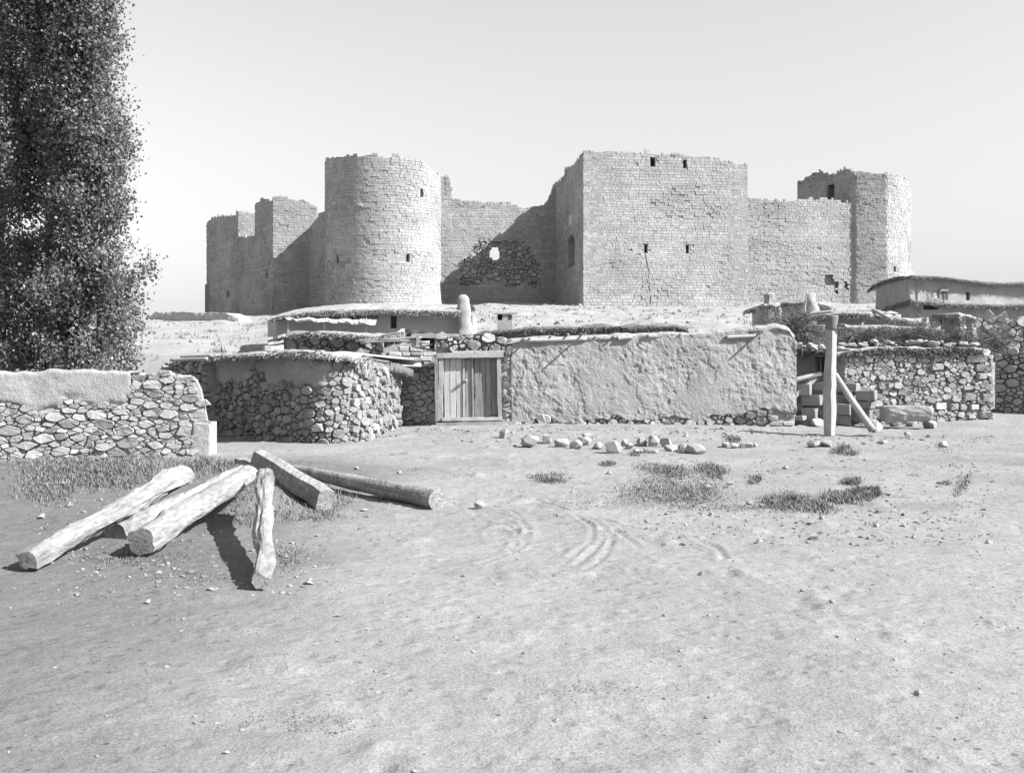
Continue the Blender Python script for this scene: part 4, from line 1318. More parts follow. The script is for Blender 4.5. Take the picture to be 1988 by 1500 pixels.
def far_right_wall():
    A, B = xy(1932, 28.2), xy(2090, 27.4)
    s = Surf([A, B], -.12)
    root = thing('rubble_wall', 'dim rubble wall at the far right edge', 'wall', (A[0], A[1], -.1))
    tp = s.prof(((1932, 690), (1960, 684), (2000, 680), (2090, 682)))
    core_wall(s, 0, s.len, lambda u: tp(u) - .02, .5, M_MORTAR, 'wall_core', root, step=.15, vstep=.2, w0=-.06, rough=.04, seed=151)
    emit(rubble(s, 0, s.len, tp, .15, 152, None, 1.4, (.02, .08), .008), root, M_RUBBLE, 'stone', 'small_stones', 200)
far_right_wall()

def recess():
    z0 = -.12
    root = thing('window_recess', 'shaded recess with a small lattice window behind the post', 'building', (*xy(1600, 26.6), z0))
    s = Surf([xy(1535, 28.2), xy(1578, 28.2), xy(1650, 26.9)], z0)
    u0, u1 = s.u_at(1582), s.u_at(1638)
    op = [(u0, u1, s.v_at(1610, 724), s.v_at(1610, 688), .35)]
    core_wall(s, 0, s.len, lambda u: np.interp(u, [0, s.len], [s.v_at(1545, 672), s.v_at(1640, 678)]), .6, M_SMOOTH, 'wall', root, step=.15, vstep=.15, w0=0, openings=op, rough=.03, seed=161)
    def m(px, py, w): return s.map(s.u_at(px), s.v_at(px, py), w)
    fr = one('window', beam(m(1580, 689, .0), m(1640, 689, .0), .08, .09, 3, 4, .004), M_TIMBER, root, tone=1.05)
    one('sill', beam(m(1578, 726, .04), m(1642, 724, .04), .14, .07, 4, 4, .006), M_TIMBER, fr)
    for i, px in enumerate((1582, 1592, 1601, 1616, 1624, 1631, 1638)):
        one('baluster', pole(m(px, 724, -.04), m(px, 690, -.04), .022 if i % 2 else .03, .02, 9 + i, 7, 6, .0, .35), M_TIMBER, fr, True, tone=1.1)
    one('cross_rail', beam(m(1582, 699, -.06), m(1638, 699, -.06), .03, .03, 5, 4, .003), M_TIMBER, fr, tone=.9)
    eave([at(1536, 675, 27.9), at(1570, 672, 27.8), at(1600, 676, 27.5), at(1640, 684, 26.9)], (.4, 2.4, 0), .12, root, 'roof', 17, dome=.03, fringe=500, n=30, ftone=.8)
    # pole and sloping ledge at the left of the recess
    one('rail', pole(at(1540, 739, 26.5), at(1594, 725, 26.6), .06, .055, 5, 8, 6, .01), M_TIMBER, root, True)
    one('ledge', beam(at(1542, 768, 26.6), at(1582, 733, 26.7), .2, .09, 6, 4, .008), M_TIMBER, root)
    for i in range(14):
        q = hull(14, 640 + i, (.09, .08, .07), .5)
        c = at(1582 + (i % 5) * 9 + R.uniform(-3, 3), 752 - (i // 5) * 7, 27.0 + R.uniform(0, .2))
        one('fill_stone', ([c + v for v in q[0]], q[1]), M_ROCK, root, tone=.95)
    b2 = Surf([xy(1543, 25.95), xy(1545, 28)], z0)
recess()

# ------------------------------------------------------------------ platform of squared blocks
def platform():
    spots = [(1568, 757, 30, 20, 26.45), (1590, 750, 62, 14, 26.55), (1650, 752, 48, 17, 26.35), (1582, 777, 46, 20, 26.45), (1640, 775, 30, 17, 26.45), (1578, 803, 34, 24, 26.45), (1610, 806, 34, 26, 26.45),
             (1643, 795, 38, 20, 26.05), (1646, 815, 34, 20, 26.15), (1657, 766, 14, 18, 26.25), (1688, 768, 40, 19, 25.95), (1684, 786, 42, 14, 26.00), (1680, 806, 40, 26, 26.05), (1570, 824, 50, 16, 26.45), (1556, 790, 24, 14, 26.65), (1620, 828, 60, 14, 26.45), (1556, 812, 26, 9, 26.25)]
    lab = ['block at the far left of the top course', 'long block capping the platform left of the post', 'pale long block just right of the post', 'dark block in the second course left of the post', 'block wedged right behind the post', 'tall block low at the left', 'shaded square block behind the post foot',
           'tilted block with sunlit end right of the post', 'low block under the tilted one', 'narrow upright block between the top blocks', 'large squared block with bright end at top right', 'flat slab under the large bright ended block', 'big dark block under the slab by the trough', 'low block half in the ground at left', 'small block against the plastered wall corner', 'foundation block behind the post foot', 'bright flat slab beside the wall corner']
    for i, (px, py, w, h, Y) in enumerate(spots):
        k = Y / F_PX
        c = at(px, py, Y)
        q = boxrock(w * k * .85, .34, h * k * 1.02, 800 + i, .022)
        rot = Matrix.Rotation(R.uniform(-.66, -.48), 3, 'Z') @ Matrix.Rotation(R.uniform(-.04, .04), 3, 'Y')
        o = one('stone_block', ([c + Vector((0, .2, 0)) + rot @ v for v in q[0]], q[1]), M_BLOCK, None, tone=R.uniform(.6, .85))
        tag(o, 'squared stone, ' + lab[i], 'stone block', 'squared blocks stacked behind the post')
platform()

# ------------------------------------------------------------------ stone trough
def trough():
    V = []; Fc = []; n = 16; m = 24
    a, b = at(1713, 802, 25.6), at(1806, 803, 25.5)
    h = 30 / F_PX * 25.6
    for i in range(n + 1):
        t = i / n
        c = a.lerp(b, t)
        e = 1 - .12 * max(0, abs(t - .5) * 2 - .85) / .15
        for k in range(m):
            an = 2 * math.pi * k / m
            cy, cz = math.cos(an), math.sin(an)
            mm = max(abs(cy), abs(cz)) ** .75
            y = cy / mm * .26 * e; z = cz / mm * h * .52 * e
            if z < 0: y *= 1 + z * .9; z *= 1 + .25 * (.5 - t)
            ns = 1 + .05 * float(fbm(t * 6, cy * 2 + cz * 3, 7, 3))
            V.append(c + Vector((0, y * ns, z * ns)))
    for i in range(n):
        for k in range(m):
            Fc.append((i * m + k, i * m + (k + 1) % m, (i + 1) * m + (k + 1) % m, (i + 1) * m + k))
    Fc.append(tuple(reversed(range(m)))); Fc.append(tuple(range(n * m, n * m + m)))
    o = one('stone_trough', (V, Fc), M_BLOCK, None, False)
    tag(o, 'long rounded stone trough lying on small stones', 'trough')
trough()

# ------------------------------------------------------------------ post with brace
def post():
    Y = 23.4
    base = at(1611, 850, Y)
    root = thing('wooden_post', 'tall squared wooden post with dark head and leaning brace', 'post', base)
    V = []; Fc = []
    prof = [(850, 1611, .10), (820, 1611, .115), (790, 1612, .125), (765, 1611, .125), (748, 1612, .122), (730, 1611.5, .12), (712, 1612, .105), (690, 1613, .098), (660, 1613.5, .10), (640, 1614, .10), (632, 1614.5, .105)]
    rot = math.radians(38)
    for (py, px, w) in prof:
        c = at(px, py, Y)
        for (p, q) in ((-1, -1), (-.4, -1.12), (.5, -1.08), (1, -1), (1.08, 0), (1, 1), (0, 1.08), (-1, 1), (-1.08, -.1)):
            x = p * w * .82; y = q * w * .82
            V.append(c + Vector((x * math.cos(rot) - y * math.sin(rot) + R.uniform(-.006, .006), x * math.sin(rot) + y * math.cos(rot) + R.uniform(-.006, .006), 0)))
    m = 9
    for i in range(len(prof) - 1):
        for k in range(m):
            Fc.append((i * m + k, i * m + (k + 1) % m, (i + 1) * m + (k + 1) % m, (i + 1) * m + k))
    Fc.append(tuple(range((len(prof) - 1) * m, len(prof) * m)))
    one('shaft', (V, Fc), M_TIMBER, root)
    hd = pole(at(1613.5, 640, Y), at(1614.5, 612, Y), .125, .135, 5, 14, 8, .0, .06)
    one('head', hd, M_DARKWOOD, root, True, tone=1.4)
    one('peg', beam(at(1620, 632.5, Y - .05), at(1640, 632.5, Y - .1), .06, .06, 6, 2, .003), M_DARKWOOD, root)
    one('brace', pole(at(1621, 726, Y + .02), at(1694, 836, Y - .2), .062, .088, 7, 10, 14, .012, .1), M_TIMBER, root, True)
    q = hull(24, 21, (.15, .14, .14), .75)
    c = at(1702, 828, Y - .05)
    tag(one('foot_stone', ([c + v for v in q[0]], q[1]), M_BLOCK, None, tone=1.1), 'squared stone wedging the foot of the leaning brace', 'stone')
post()

# ------------------------------------------------------------------ houses on the slope at the right
def simple_house(name, label, cat, pts, z0, tops, fr, back, th, seed, op_px=(), fringe=700, mt=M_SMOOTH, ftone=.8, rough=.04, dome=.08, roof=True, rmt=None):
    root = thing(name, label, cat, (pts[0][0], pts[0][1], z0))
    s = Surf(pts, z0)
    tp = s.prof(tops)
    ops = []
    for (px, py0, py1, w, dep) in op_px:
        u = s.u_at(px); Y = float(s.map(u, 0, 0)[1]); ww = w / F_PX * Y
        ops.append((u - ww / 2, u + ww / 2, s.v_at(px, py1), s.v_at(px, py0), dep))
    core_wall(s, 0, s.len, tp, .5, mt, 'wall', root, step=.18, vstep=.18, w0=0, openings=ops, rough=rough, seed=seed)
    if roof:
        eave(fr, back, th, root, 'roof', seed, dome=dome, fringe=fringe, flen=(.06, .22), n=70, ftone=ftone, mt=rmt)
    return root, s, ops

ORD = ['first', 'second', 'third', 'fourth', 'fifth', 'sixth', 'seventh', 'eighth', 'ninth', 'tenth', 'eleventh', 'twelfth', 'thirteenth', 'fourteenth', 'fifteenth', 'sixteenth', 'seventeenth', 'eighteenth', 'nineteenth', 'twentieth', 'twenty-first', 'twenty-second', 'twenty-third', 'twenty-fourth']

def right_houses():
    # the large house on the skyline
    root, s, ops = simple_house('mud_house', 'large plastered house on the skyline right of the castle', 'house',
        [xy(1700, 70), xy(1765, 62), xy(1960, 64), xy(2080, 65)], 3.0,
        ((1700, 551), (1730, 546), (1762, 539), (1800, 538), (1850, 543), (1900, 549), (1940, 550), (2080, 552)),
        [at(1696, 553, 70), at(1722, 543, 66.5), at(1740, 538, 64), at(1768, 535.5, 61.6), (at(1800, 535, 61.8)), at(1840, 538, 62.1), at(1880, 543, 62.6), at(1915, 547.5, 63), at(1950, 549, 63.4), at(2080, 548, 64.5)],
        (1.5, 6, .0), .16, 201, [(1879.5, 567, 583, 9, .5)], fringe=2600, dome=.0, rmt=M_THATCH, mt=M_PLASTER)
    up0, up1 = s.u_at(1767), s.u_at(1830)
    emit(rubble(s, up0, up1, lambda u: np.interp(u, [up0, up1], [s.v_at(1770, 556), s.v_at(1828, 572)]), .26, 205, lambda u, v: v < s.v_at(1790, 592), 1.3, (-.02, .07), .012), root, M_RUBBLE, 'stone', 'small_stones', 200)
    Yw = 62.8
    f = one('window', beam(at(1824, 563.2, Yw - .25), at(1840, 563.2, Yw - .25), .16, .12, 3, 3, .01), M_TIMBER, root, tone=1.1)
    one('frame', beam(at(1825, 564, Yw - .22), at(1825, 582, Yw - .22), .1, .1, 4, 3, .01), M_TIMBER, f)
    one('frame', beam(at(1838.5, 564, Yw - .22), at(1838.5, 582, Yw - .22), .1, .1, 5, 3, .01), M_DARKWOOD, f)
    one('transom', beam(at(1825, 568, Yw - .22), at(1838, 568, Yw - .22), .08, .08, 6, 3, .01), M_DARKWOOD, f)
    # low house below it with open shaded front
    root, s, ops = simple_house('mud_house', 'low mud house with shaded hollow just below the skyline house', 'house',
        [xy(1728, 52), xy(1766, 47.5), xy(1842, 48), xy(1935, 48.5), xy(2060, 49)], 2.0,
        ((1728, 592), (1765, 588), (1790, 586), (1840, 590), (1880, 592), (2060, 592)),
        [at(1724, 596, 52), at(1745, 588, 49.5), at(1768, 584, 47), at(1800, 584, 47.2), at(1835, 588, 47.4), at(1870, 590, 47.6), at(1935, 591, 48), at(2060, 590, 48.5)],
        (.8, 4, 0), .16, 211, [(1808, 590, 601, 34, 1.2)], fringe=2200, rough=.08, rmt=M_THATCH, mt=M_PLASTER, dome=.0)
    # roofs stepping down
    root, s, ops = simple_house('mud_house', 'long low house with drooping straw roof left of the square pier', 'house',
        [xy(1585, 40), xy(1680, 38.6), xy(1770, 38.8), xy(1835, 39.4)], 1.0,
        ((1585, 622), (1640, 616), (1720, 618), (1835, 628)),
        [at(1566, 614, 39.4), at(1600, 610, 38.6), at(1640, 606, 38.2), at(1690, 608, 38.0), at(1730, 614, 38.1), at(1770, 621, 38.3), at(1800, 621, 38.6), at(1835, 618, 39)],
        (.5, 4.5, .1), .2, 221, fringe=1300, ftone=.65)
    root, s, ops = simple_house('straw_shed', 'lower straw roofed shed behind the brush heaps', 'shed',
        [xy(1580, 33.6), xy(1700, 33.2), xy(1832, 33.2)], .6,
        ((1580, 642), (1700, 643), (1832, 648)),
        [at(1566, 633, 33.2), at(1610, 633, 32.8), at(1660, 634, 32.6), at(1720, 633, 32.6), at(1780, 635, 32.6), at(1832, 640, 32.7)],
        (.4, 3.6, .05), .17, 231, fringe=1300, ftone=.8, dome=.05)
    for i, (px, l) in enumerate(((1674, 'white peg standing on the straw shed roof, leftmost'), (1800, 'white post on the straw shed roof beside a leaning stick'), (1777, 'small white block on the upper straw roof edge'))):
        b_ = at(px, 636 if i < 2 else 628, 32.8 if i < 2 else 38)
        tag(one('peg', beam(b_, b_ + Vector((.01, 0, .16 if i != 1 else .3)), .06, .06, 240 + i, 2, .004), M_SHEET), l, 'peg')
    tag(one('leaning_stick', pole(at(1803, 630, 32.5), at(1812, 650, 32.4), .03, .03, 244, 7, 4), M_TIMBER, None, True), 'short stick leaning on the straw shed beside a white post', 'stick')
    # square pier with flat cap
    root, s, ops = simple_house('stone_pier', 'square rubble pier with flat brush cap', 'pier',
        [xy(1828, 34.6), xy(1858, 33.0), xy(1893, 33.6), xy(1896, 35)], .8, ((1828, 617), (1858, 615), (1893, 619)),
        [at(1822, 616, 34.2), at(1840, 611, 33), at(1862, 609, 32.7), at(1884, 613, 33), at(1898, 618, 33.8)],
        (.0, 1.4, 0), .11, 251, fringe=350, mt=M_MORTAR, ftone=.8, dome=.03)
    emit(rubble(s, s.u_at(1860), s.u_at(1893), s.prof(((1828, 617), (1858, 615), (1893, 619))), .19, 252, lambda u, v: v < .8, 1.3, (.03, .08), .012), root, M_RUBBLE, 'stone', 'small_stones', 120)
    # wall running on to the right of the pier
    A, B = xy(1880, 36.5), xy(2080, 36)
    s = Surf([A, B], 1.0)
    root = thing('rubble_wall', 'worn rubble terrace wall right of the square pier', 'wall', (A[0], A[1], 1.0))
    tp = s.prof(((1880, 622), (1920, 616), (1960, 618), (2080, 616)))
    core_wall(s, 0, s.len, lambda u: tp(u) - .03, .6, M_MORTAR, 'wall_core', root, step=.15, vstep=.2, w0=-.05, rough=.05, seed=261)
    emit(rubble(s, 0, s.len, tp, .24, 262, None, 1.3, (.02, .1), .01), root, M_RUBBLE, 'stone', 'small_stones', 160)
    # hut left of the brush, with conical flue
    root, s, ops = simple_house('rubble_hut', 'small hut with dark side and rubble front above the wall corner', 'hut',
        [xy(1460, 43), xy(1487, 40.8), xy(1513, 41.2), xy(1516, 43)], 1.6, ((1460, 600), (1487, 595), (1513, 594)),
        [at(1454, 602, 43), at(1470, 597, 41.6), at(1484, 592, 40.6), at(1500, 590, 40.6), at(1515, 591, 41)],
        (.3, 2.6, 0), .1, 271, fringe=250, ftone=.6)
    emit(rubble(s, s.u_at(1489), s.u_at(1513), s.prof(((1487, 595), (1513, 594))), .2, 272, lambda u, v: v < .6, .8, (.04, .14), .012), root, M_RUBBLE, 'stone', 'small_stones', 120)
    root, s, ops = simple_house('mud_house', 'mud house with curved roof line around the conical flue', 'house',
        [xy(1510, 46), xy(1560, 45), xy(1628, 45.5)], 2.0, ((1510, 594), (1560, 594), (1628, 604)),
        [at(1508, 592, 46), at(1530, 587, 45.2), at(1560, 586, 44.8), at(1590, 588, 44.8), at(1612, 593, 45), at(1622, 600, 45.3)],
        (.3, 3.5, 0), .15, 281, fringe=500, ftone=.65)
    V, Fc = pole(at(1576, 620, 43.8), at(1573, 570, 43.9), .40, .17, 31, 14, 16, .0, .3)
    tag(one('conical_flue', (V, Fc), M_PLASTER, None, True), 'tapering pale mud flue standing before the curtain wall', 'flue')
    tag(one('thin_pole', pole(at(1562, 610, 36), at(1567, 562, 36), .028, .02, 32, 6, 6, .01), M_TIMBER, None, True), 'thin tall stick leaning before the conical flue', 'stick')
    tag(one('roof_log', pole(at(1567, 610, 37.5), at(1618, 604, 37.3), .06, .05, 33, 8, 8, .01), M_TIMBER, None, True), 'thin log lying along the straw roof left of the post head', 'log')
    tag(one('roof_log', pole(at(1695, 601, 38.2), at(1732, 621, 37.6), .06, .05, 34, 8, 8, .01), M_TIMBER, None, True), 'slanting branch lying down the drooping straw roof', 'log')
    rr = random.Random(61)
    for i in range(16):
        k = rr.uniform(.08, .2)
        c = at(1640 + i * 6.4 + rr.uniform(-2, 2), rr.uniform(602, 611) + max(0, i - 8) * .8, 38.4)
        q = hull(14, 900 + i, (k * 1.5, k, k * .6), .4)
        o = one('roof_stone', ([c + v for v in q[0]], q[1]), M_ROCK, None, tone=rr.uniform(.8, 1.1))
        tag(o, 'loose stone on the drooping straw roof, %s from the left' % ORD[i], 'stone', 'stones on the drooping straw roof')
right_houses()

c = at(1548, 664, 28.4); brush((c.x, c.y, c.z - .2), .62, .5, .95, 2600, 301, 'brush_heap', 'big heap of thorny brushwood above the plastered wall corner')
c = at(1500, 630, 30); brush((c.x, c.y, c.z - .25), .35, .4, .6, 500, 302, 'brush_heap', 'small tangle of thin branches beside the rubble hut')
c = at(1665, 664, 28.6); brush((c.x, c.y, c.z - .1), .55, .4, .35, 900, 303, 'brush_heap', 'low dark brush heap just right of the post head')
c = at(1716, 668, 28.4); brush((c.x, c.y, c.z - .1), .5, .4, .45, 1100, 304, 'brush_heap', 'dark brush heap on the wall, second right of the post')
c = at(1785, 668, 28.4); brush((c.x, c.y, c.z - .1), .68, .4, .55, 1700, 305, 'brush_heap', 'widest dark brush heap on top of the rubble wall')
c = at(1868, 676, 28.4); brush((c.x, c.y, c.z - .1), .5, .4, .50, 1300, 306, 'brush_heap', 'rounded dark brush heap below the square pier')
c = at(1930, 668, 29.4); brush((c.x, c.y, c.z - .2), .35, .4, .55, 800, 307, 'brush_heap', 'dark brush heap at the far right edge')

# ------------------------------------------------------------------ poplars at the left
def poplar(px, Y, H, rad, seed, label, nbr, leaves, lean=0.0, low=.2):
    x, y = xy(px, Y); z = gz(x, y) - .05
    root = thing('poplar_tree', label, 'tree', (x, y, z), 'poplars behind the near wall')
    rg = np.random.default_rng(seed); r = random.Random(seed)
    one('trunk', pole((x, y, z - .1), (x + lean, y, z + H * .9), .11, .02, seed, 10, 24, .012, .12), M_BARK, root, True)
    tw = MB(); LP = []; LT = []
    for i in range(nbr):
        t = low + (1 - low) * (i + r.random()) / nbr
        h0 = H * t * .86
        an = r.uniform(0, 2 * math.pi)
        shape = rad * (1.05 if t < .45 else 1.0 - .5 * (t - .45)) * (.55 + .45 * min(1, (t - low + .1) * 3.5)) if t > .3 else rad * r.uniform(.8, 1.5)
        out = shape * r.uniform(.55, 1.1)
        up = r.uniform(.9, 1.9) if t > .3 else r.uniform(.1, .9)
        if r.random() < .06: out *= 1.18; up *= .8
        p0 = np.array([x + lean * t, y, z + h0])
        p2 = p0 + np.array([math.cos(an) * out, math.sin(an) * out, up])
        p1 = (p0 + p2) / 2 + np.array([math.cos(an) * out * .25, math.sin(an) * out * .25, -up * .12])
        tt = np.linspace(0, 1, 7)[:, None]
        C = (1 - tt) ** 2 * p0 + 2 * tt * (1 - tt) * p1 + tt ** 2 * p2
        for k in range(6):
            tw.add(*pole(C[k], C[k + 1], .018 * (1 - k / 7), .018 * (1 - (k + 1) / 7), 1, 4, 1, 0, 0))
        nl = int(leaves / nbr * r.uniform(.35, 1.65))
        u = np.clip(rg.beta(2.2, 1.25, nl), 0, 1)[:, None]
        B = (1 - u) ** 2 * p0 + 2 * u * (1 - u) * p1 + u ** 2 * p2
        B = B + rg.normal(0, 1, (nl, 3)) * np.array([.15, .15, .2]) * (.55 + .6 * u) + np.array([0, 0, .05])
        LP.append(B); LT.append(np.full(nl, r.uniform(.6, 1.3)))
    stuff(tw.build('branches', M_BARK, root))
    B = np.vstack(LP); n = len(B)
    nr = rg.normal(0, 1, (n, 3)); nr[:, 2] += .35; nr[:, 0] += .25
    nr /= np.linalg.norm(nr, axis=1)[:, None]
    a = np.cross(nr, rg.normal(0, 1, (n, 3))); a /= np.linalg.norm(a, axis=1)[:, None]
    b = np.cross(nr, a)
    sz = rg.uniform(.026, .046, n)[:, None]
    V = np.stack([B - a * sz, B + b * sz * .85 - a * sz * .15, B + a * sz * 1.15 + nr * sz * .25, B - b * sz * .85 - a * sz * .15], 1).reshape(-1, 3)
    Fc = np.arange(4 * n).reshape(-1, 4)
    tone = np.repeat(np.concatenate(LT) * rg.uniform(.7, 1.35, n), 4)
    stuff(np_mesh('crown', V, Fc, M_LEAF, root, False, tone))
    return root
poplar(95, 25.4, 13.5, 1.35, 401, 'tall poplar with a pale straight trunk, second from the right', 190, 66000, low=.03)
poplar(172, 24.6, 12.5, .88, 402, 'dense poplar closest to the castle with branches drooping over the wall', 190, 72000, low=.05)
poplar(5, 25.8, 13.0, 1.3, 403, 'poplar at the left edge of the view', 160, 50000, low=.03)
for i, (px, Y, h) in enumerate(((84, 24.8, 3.2), (100, 24.6, 2.6), (112, 24.9, 3.6), (72, 24.7, 2.4), (126, 25.0, 2.8))):
    x, y = xy(px, Y); z = gz(x, y)
    o = one('sapling', pole((x, y, z - .05), (x + R.uniform(-.1, .1), y, z + h), .028, .012, 420 + i, 7, 14, .02, .1), M_BARK, None, True)
    tag(o, 'thin bare sapling stem under the poplars, %s from the left' % ('second', 'third', 'fourth', 'leftmost', 'rightmost')[i] if i < 3 else 'thin bare sapling stem under the poplars, %s' % ('', '', '', 'leftmost', 'rightmost')[i], 'sapling', 'sapling stems under the poplars')

# ------------------------------------------------------------------ timber lying in the foreground
def G(px, py):
    """point of the ground seen at a photo position"""
    Y = CAM_Z * F_PX / max(py - HOR, 1)
    for _ in range(4):
        x = (px - CX) / F_PX * Y
        Y = (CAM_Z - gz(x, Y)) * F_PX / (py - HOR)
    return Vector(((px - CX) / F_PX * Y, Y, gz((px - CX) / F_PX * Y, Y)))

def log(name, label, a, b, r0, r1, seed, bend=.012, knot=.14, square=0.0, seg=22, rings=60, tone=1.0):
    r = random.Random(seed)
    a = Vector(a); b = Vector(b); d = (b - a).normalized(); L = (b - a).length
    sx = d.cross(Vector((0, 0, 1))).normalized(); sy = sx.cross(d).normalized()
    bx, by = r.uniform(-bend, bend) * L, r.uniform(-bend, bend) * L * .4
    kn = [(r.uniform(.05, .95), r.uniform(0, 6.28), r.uniform(.12, .34)) for _ in range(7 if not square else 2)]
    V = []; Fc = []
    for i in range(rings + 1):
        t = i / rings
        c = a.lerp(b, t) + sx * (bx * math.sin(math.pi * t) + .02 * float(vnoise(t * 6, seed, seed))) + sy * by * math.sin(math.pi * t)
        rad = r0 + (r1 - r0) * t
        for k in range(seg):
            an = 2 * math.pi * k / seg + (math.pi / 4 if square else 0)
            ca, sa = math.cos(an), math.sin(an)
            q = rad * (1 + knot * float(fbm(t * L * 1.6 + seed * 3.1, ca * 1.1 + sa * 1.7 + seed, seed, 4)) - .07 * max(0, float(fbm(t * L * .8, an * 3.0, seed + 4, 2))))
            for (kt, ka, kh) in kn:
                da = (an - ka + math.pi) % (2 * math.pi) - math.pi
                q += rad * kh * math.exp(-((t - kt) * L / .07) ** 2 - (da / .45) ** 2)
            if square:
                mm = max(abs(ca), abs(sa)); q *= (1 - square) + square / mm * .86
            V.append(c + sx * ca * q + sy * sa * q)
    for i in range(rings):
        for k in range(seg):
            Fc.append((i * seg + k, i * seg + (k + 1) % seg, (i + 1) * seg + (k + 1) % seg, (i + 1) * seg + k))
    Fc.append(tuple(reversed(range(seg)))); n = rings * seg
    Fc.append(tuple(range(n, n + seg)))
    o = one(name, (V, Fc), M_LOG, None, False, tone)
    return tag(o, label, 'log', 'timber lying in the foreground')

def logs():
    def E(px, py, r):                                        # log end whose centre is seen here, resting on the ground
        g = G(px, py + r * F_PX / 9)
        return g + Vector((0, 0, r))
    # far ends rest on a heap of earth and on one another
    log('log', 'longest crooked log with peeling bark at the far left', E(52, 1092, .08), at(356, 920, 11.6), .078, .102, 501, .018, .3)
    log('log', 'broken ended log lying between the two longest logs', at(228, 1040, 9.9), at(466, 918, 12.0), .105, .09, 502, .014, .24)
    log('log', 'thick smooth log with a dark sawn end facing left', E(272, 1052, .13), at(486, 922, 11.5), .118, .1, 503, .016, .13, .1)
    log('log', 'upright looking gnarled log lying toward the camera', E(510, 1132, .065), at(517, 922, 11.0), .062, .088, 504, .02, .24)
    log('timber_beam', 'thick squared beam slanting down beside the gnarled log', at(498, 888, 12.3), E(634, 964, .12), .105, .135, 505, .004, .06, .7)
    log('log', 'long tapering pole log pointing right across bare ground', at(575, 912, 14.6), E(850, 963, .10), .07, .115, 506, .006, .07)
    log('log', 'thin pole half hidden between the beam and the long pole', G(560, 918) + Vector((0, 0, .05)), G(690, 945) + Vector((0, 0, .04)), .05, .045, 507, .01, .1)
    tag(one('plank_piece', beam(at(465, 893, 13.4), at(505, 901, 13.2), .16, .06, 508, 4, .01), M_LOG), 'short dark plank sticking out behind the beam end', 'plank')
logs()

# earth heap under the raised ends of the timber
def heap():
    c = G(500, 968); n = 40
    V = []; 
    us = np.linspace(-1, 1, n)
    A, B = np.meshgrid(us, us, indexing='ij')
    rr = np.hypot(A, B)
    X = -2.75 + A * 1.15; Y = 12.2 + B * 1.5
    h = np.clip(1 - rr, 0, 1) ** 1.3 * .36 * (1 + .3 * fbm(A * 3, B * 3, 6, 3))
    Z = ground(X, Y) + h - .03
    o = np_mesh('earth_heap', np.stack([X, Y, Z], -1).reshape(-1, 3), grid_faces(n, n), M_GROUND, None, True, np.full(n * n, .62))
    o['kind'] = 'structure'
    return X, Y, Z
HEAP = heap()

# ------------------------------------------------------------------ stones on the ground
def rock(px, py, w, h, seed, label, group=None, name='stone', npt=26, power=.5, tone=.88):
    g = G(px, py)
    k = g.y / F_PX
    q = hull(npt, seed, (w * k * .52, w * k * .42 + .02, h * k * .56), power)
    rot = Matrix.Rotation(random.Random(seed).uniform(-.6, .6), 3, 'Z')
    o = one(name, ([g + Vector((0, .06, h * k * .38)) + rot @ v for v in q[0]], q[1]), M_ROCK, None, tone=tone)
    return tag(o, label, 'stone', group)

row = [(979, 853, 20, 22), (1030, 868, 36, 28), (1062, 861, 20, 22), (1091, 868, 30, 20), (1118, 872, 26, 22), (1137, 864, 26, 18), (1141, 852, 24, 15), (1160, 872, 24, 16), (1192, 880, 36, 28), (1214, 866, 16, 16), (1222, 872, 18, 14), (1247, 866, 20, 20), (1270, 866, 22, 24), (1294, 868, 24, 24), (1302, 876, 26, 14), (1350, 880, 44, 20), (1326, 872, 18, 12), (1240, 878, 22, 8), (1268, 880, 24, 8)]
for i, (px, py, w, h) in enumerate(sorted(row)):
    extra = {0: 'small lone stone at the left end of the row before the plastered wall', 1: 'large rounded pale boulder near the left end of the stone row'}.get(i)
    rock(px, py, w, h, 600 + i, extra or '%s stone from the left in the row before the plastered wall' % ORD[i].capitalize().lower(), 'row of stones before the plastered wall', power=.55)
for i, (px, py, w, h) in enumerate(((1409, 868, 18, 12), (1428, 870, 17, 11), (1443, 870, 11, 11), (1456, 869, 15, 11), (1468, 868, 9, 9))):
    rock(px, py, w, h, 640 + i, '%s stone from the left in the short kerb of five' % ORD[i], 'short kerb of five stones', power=.75)
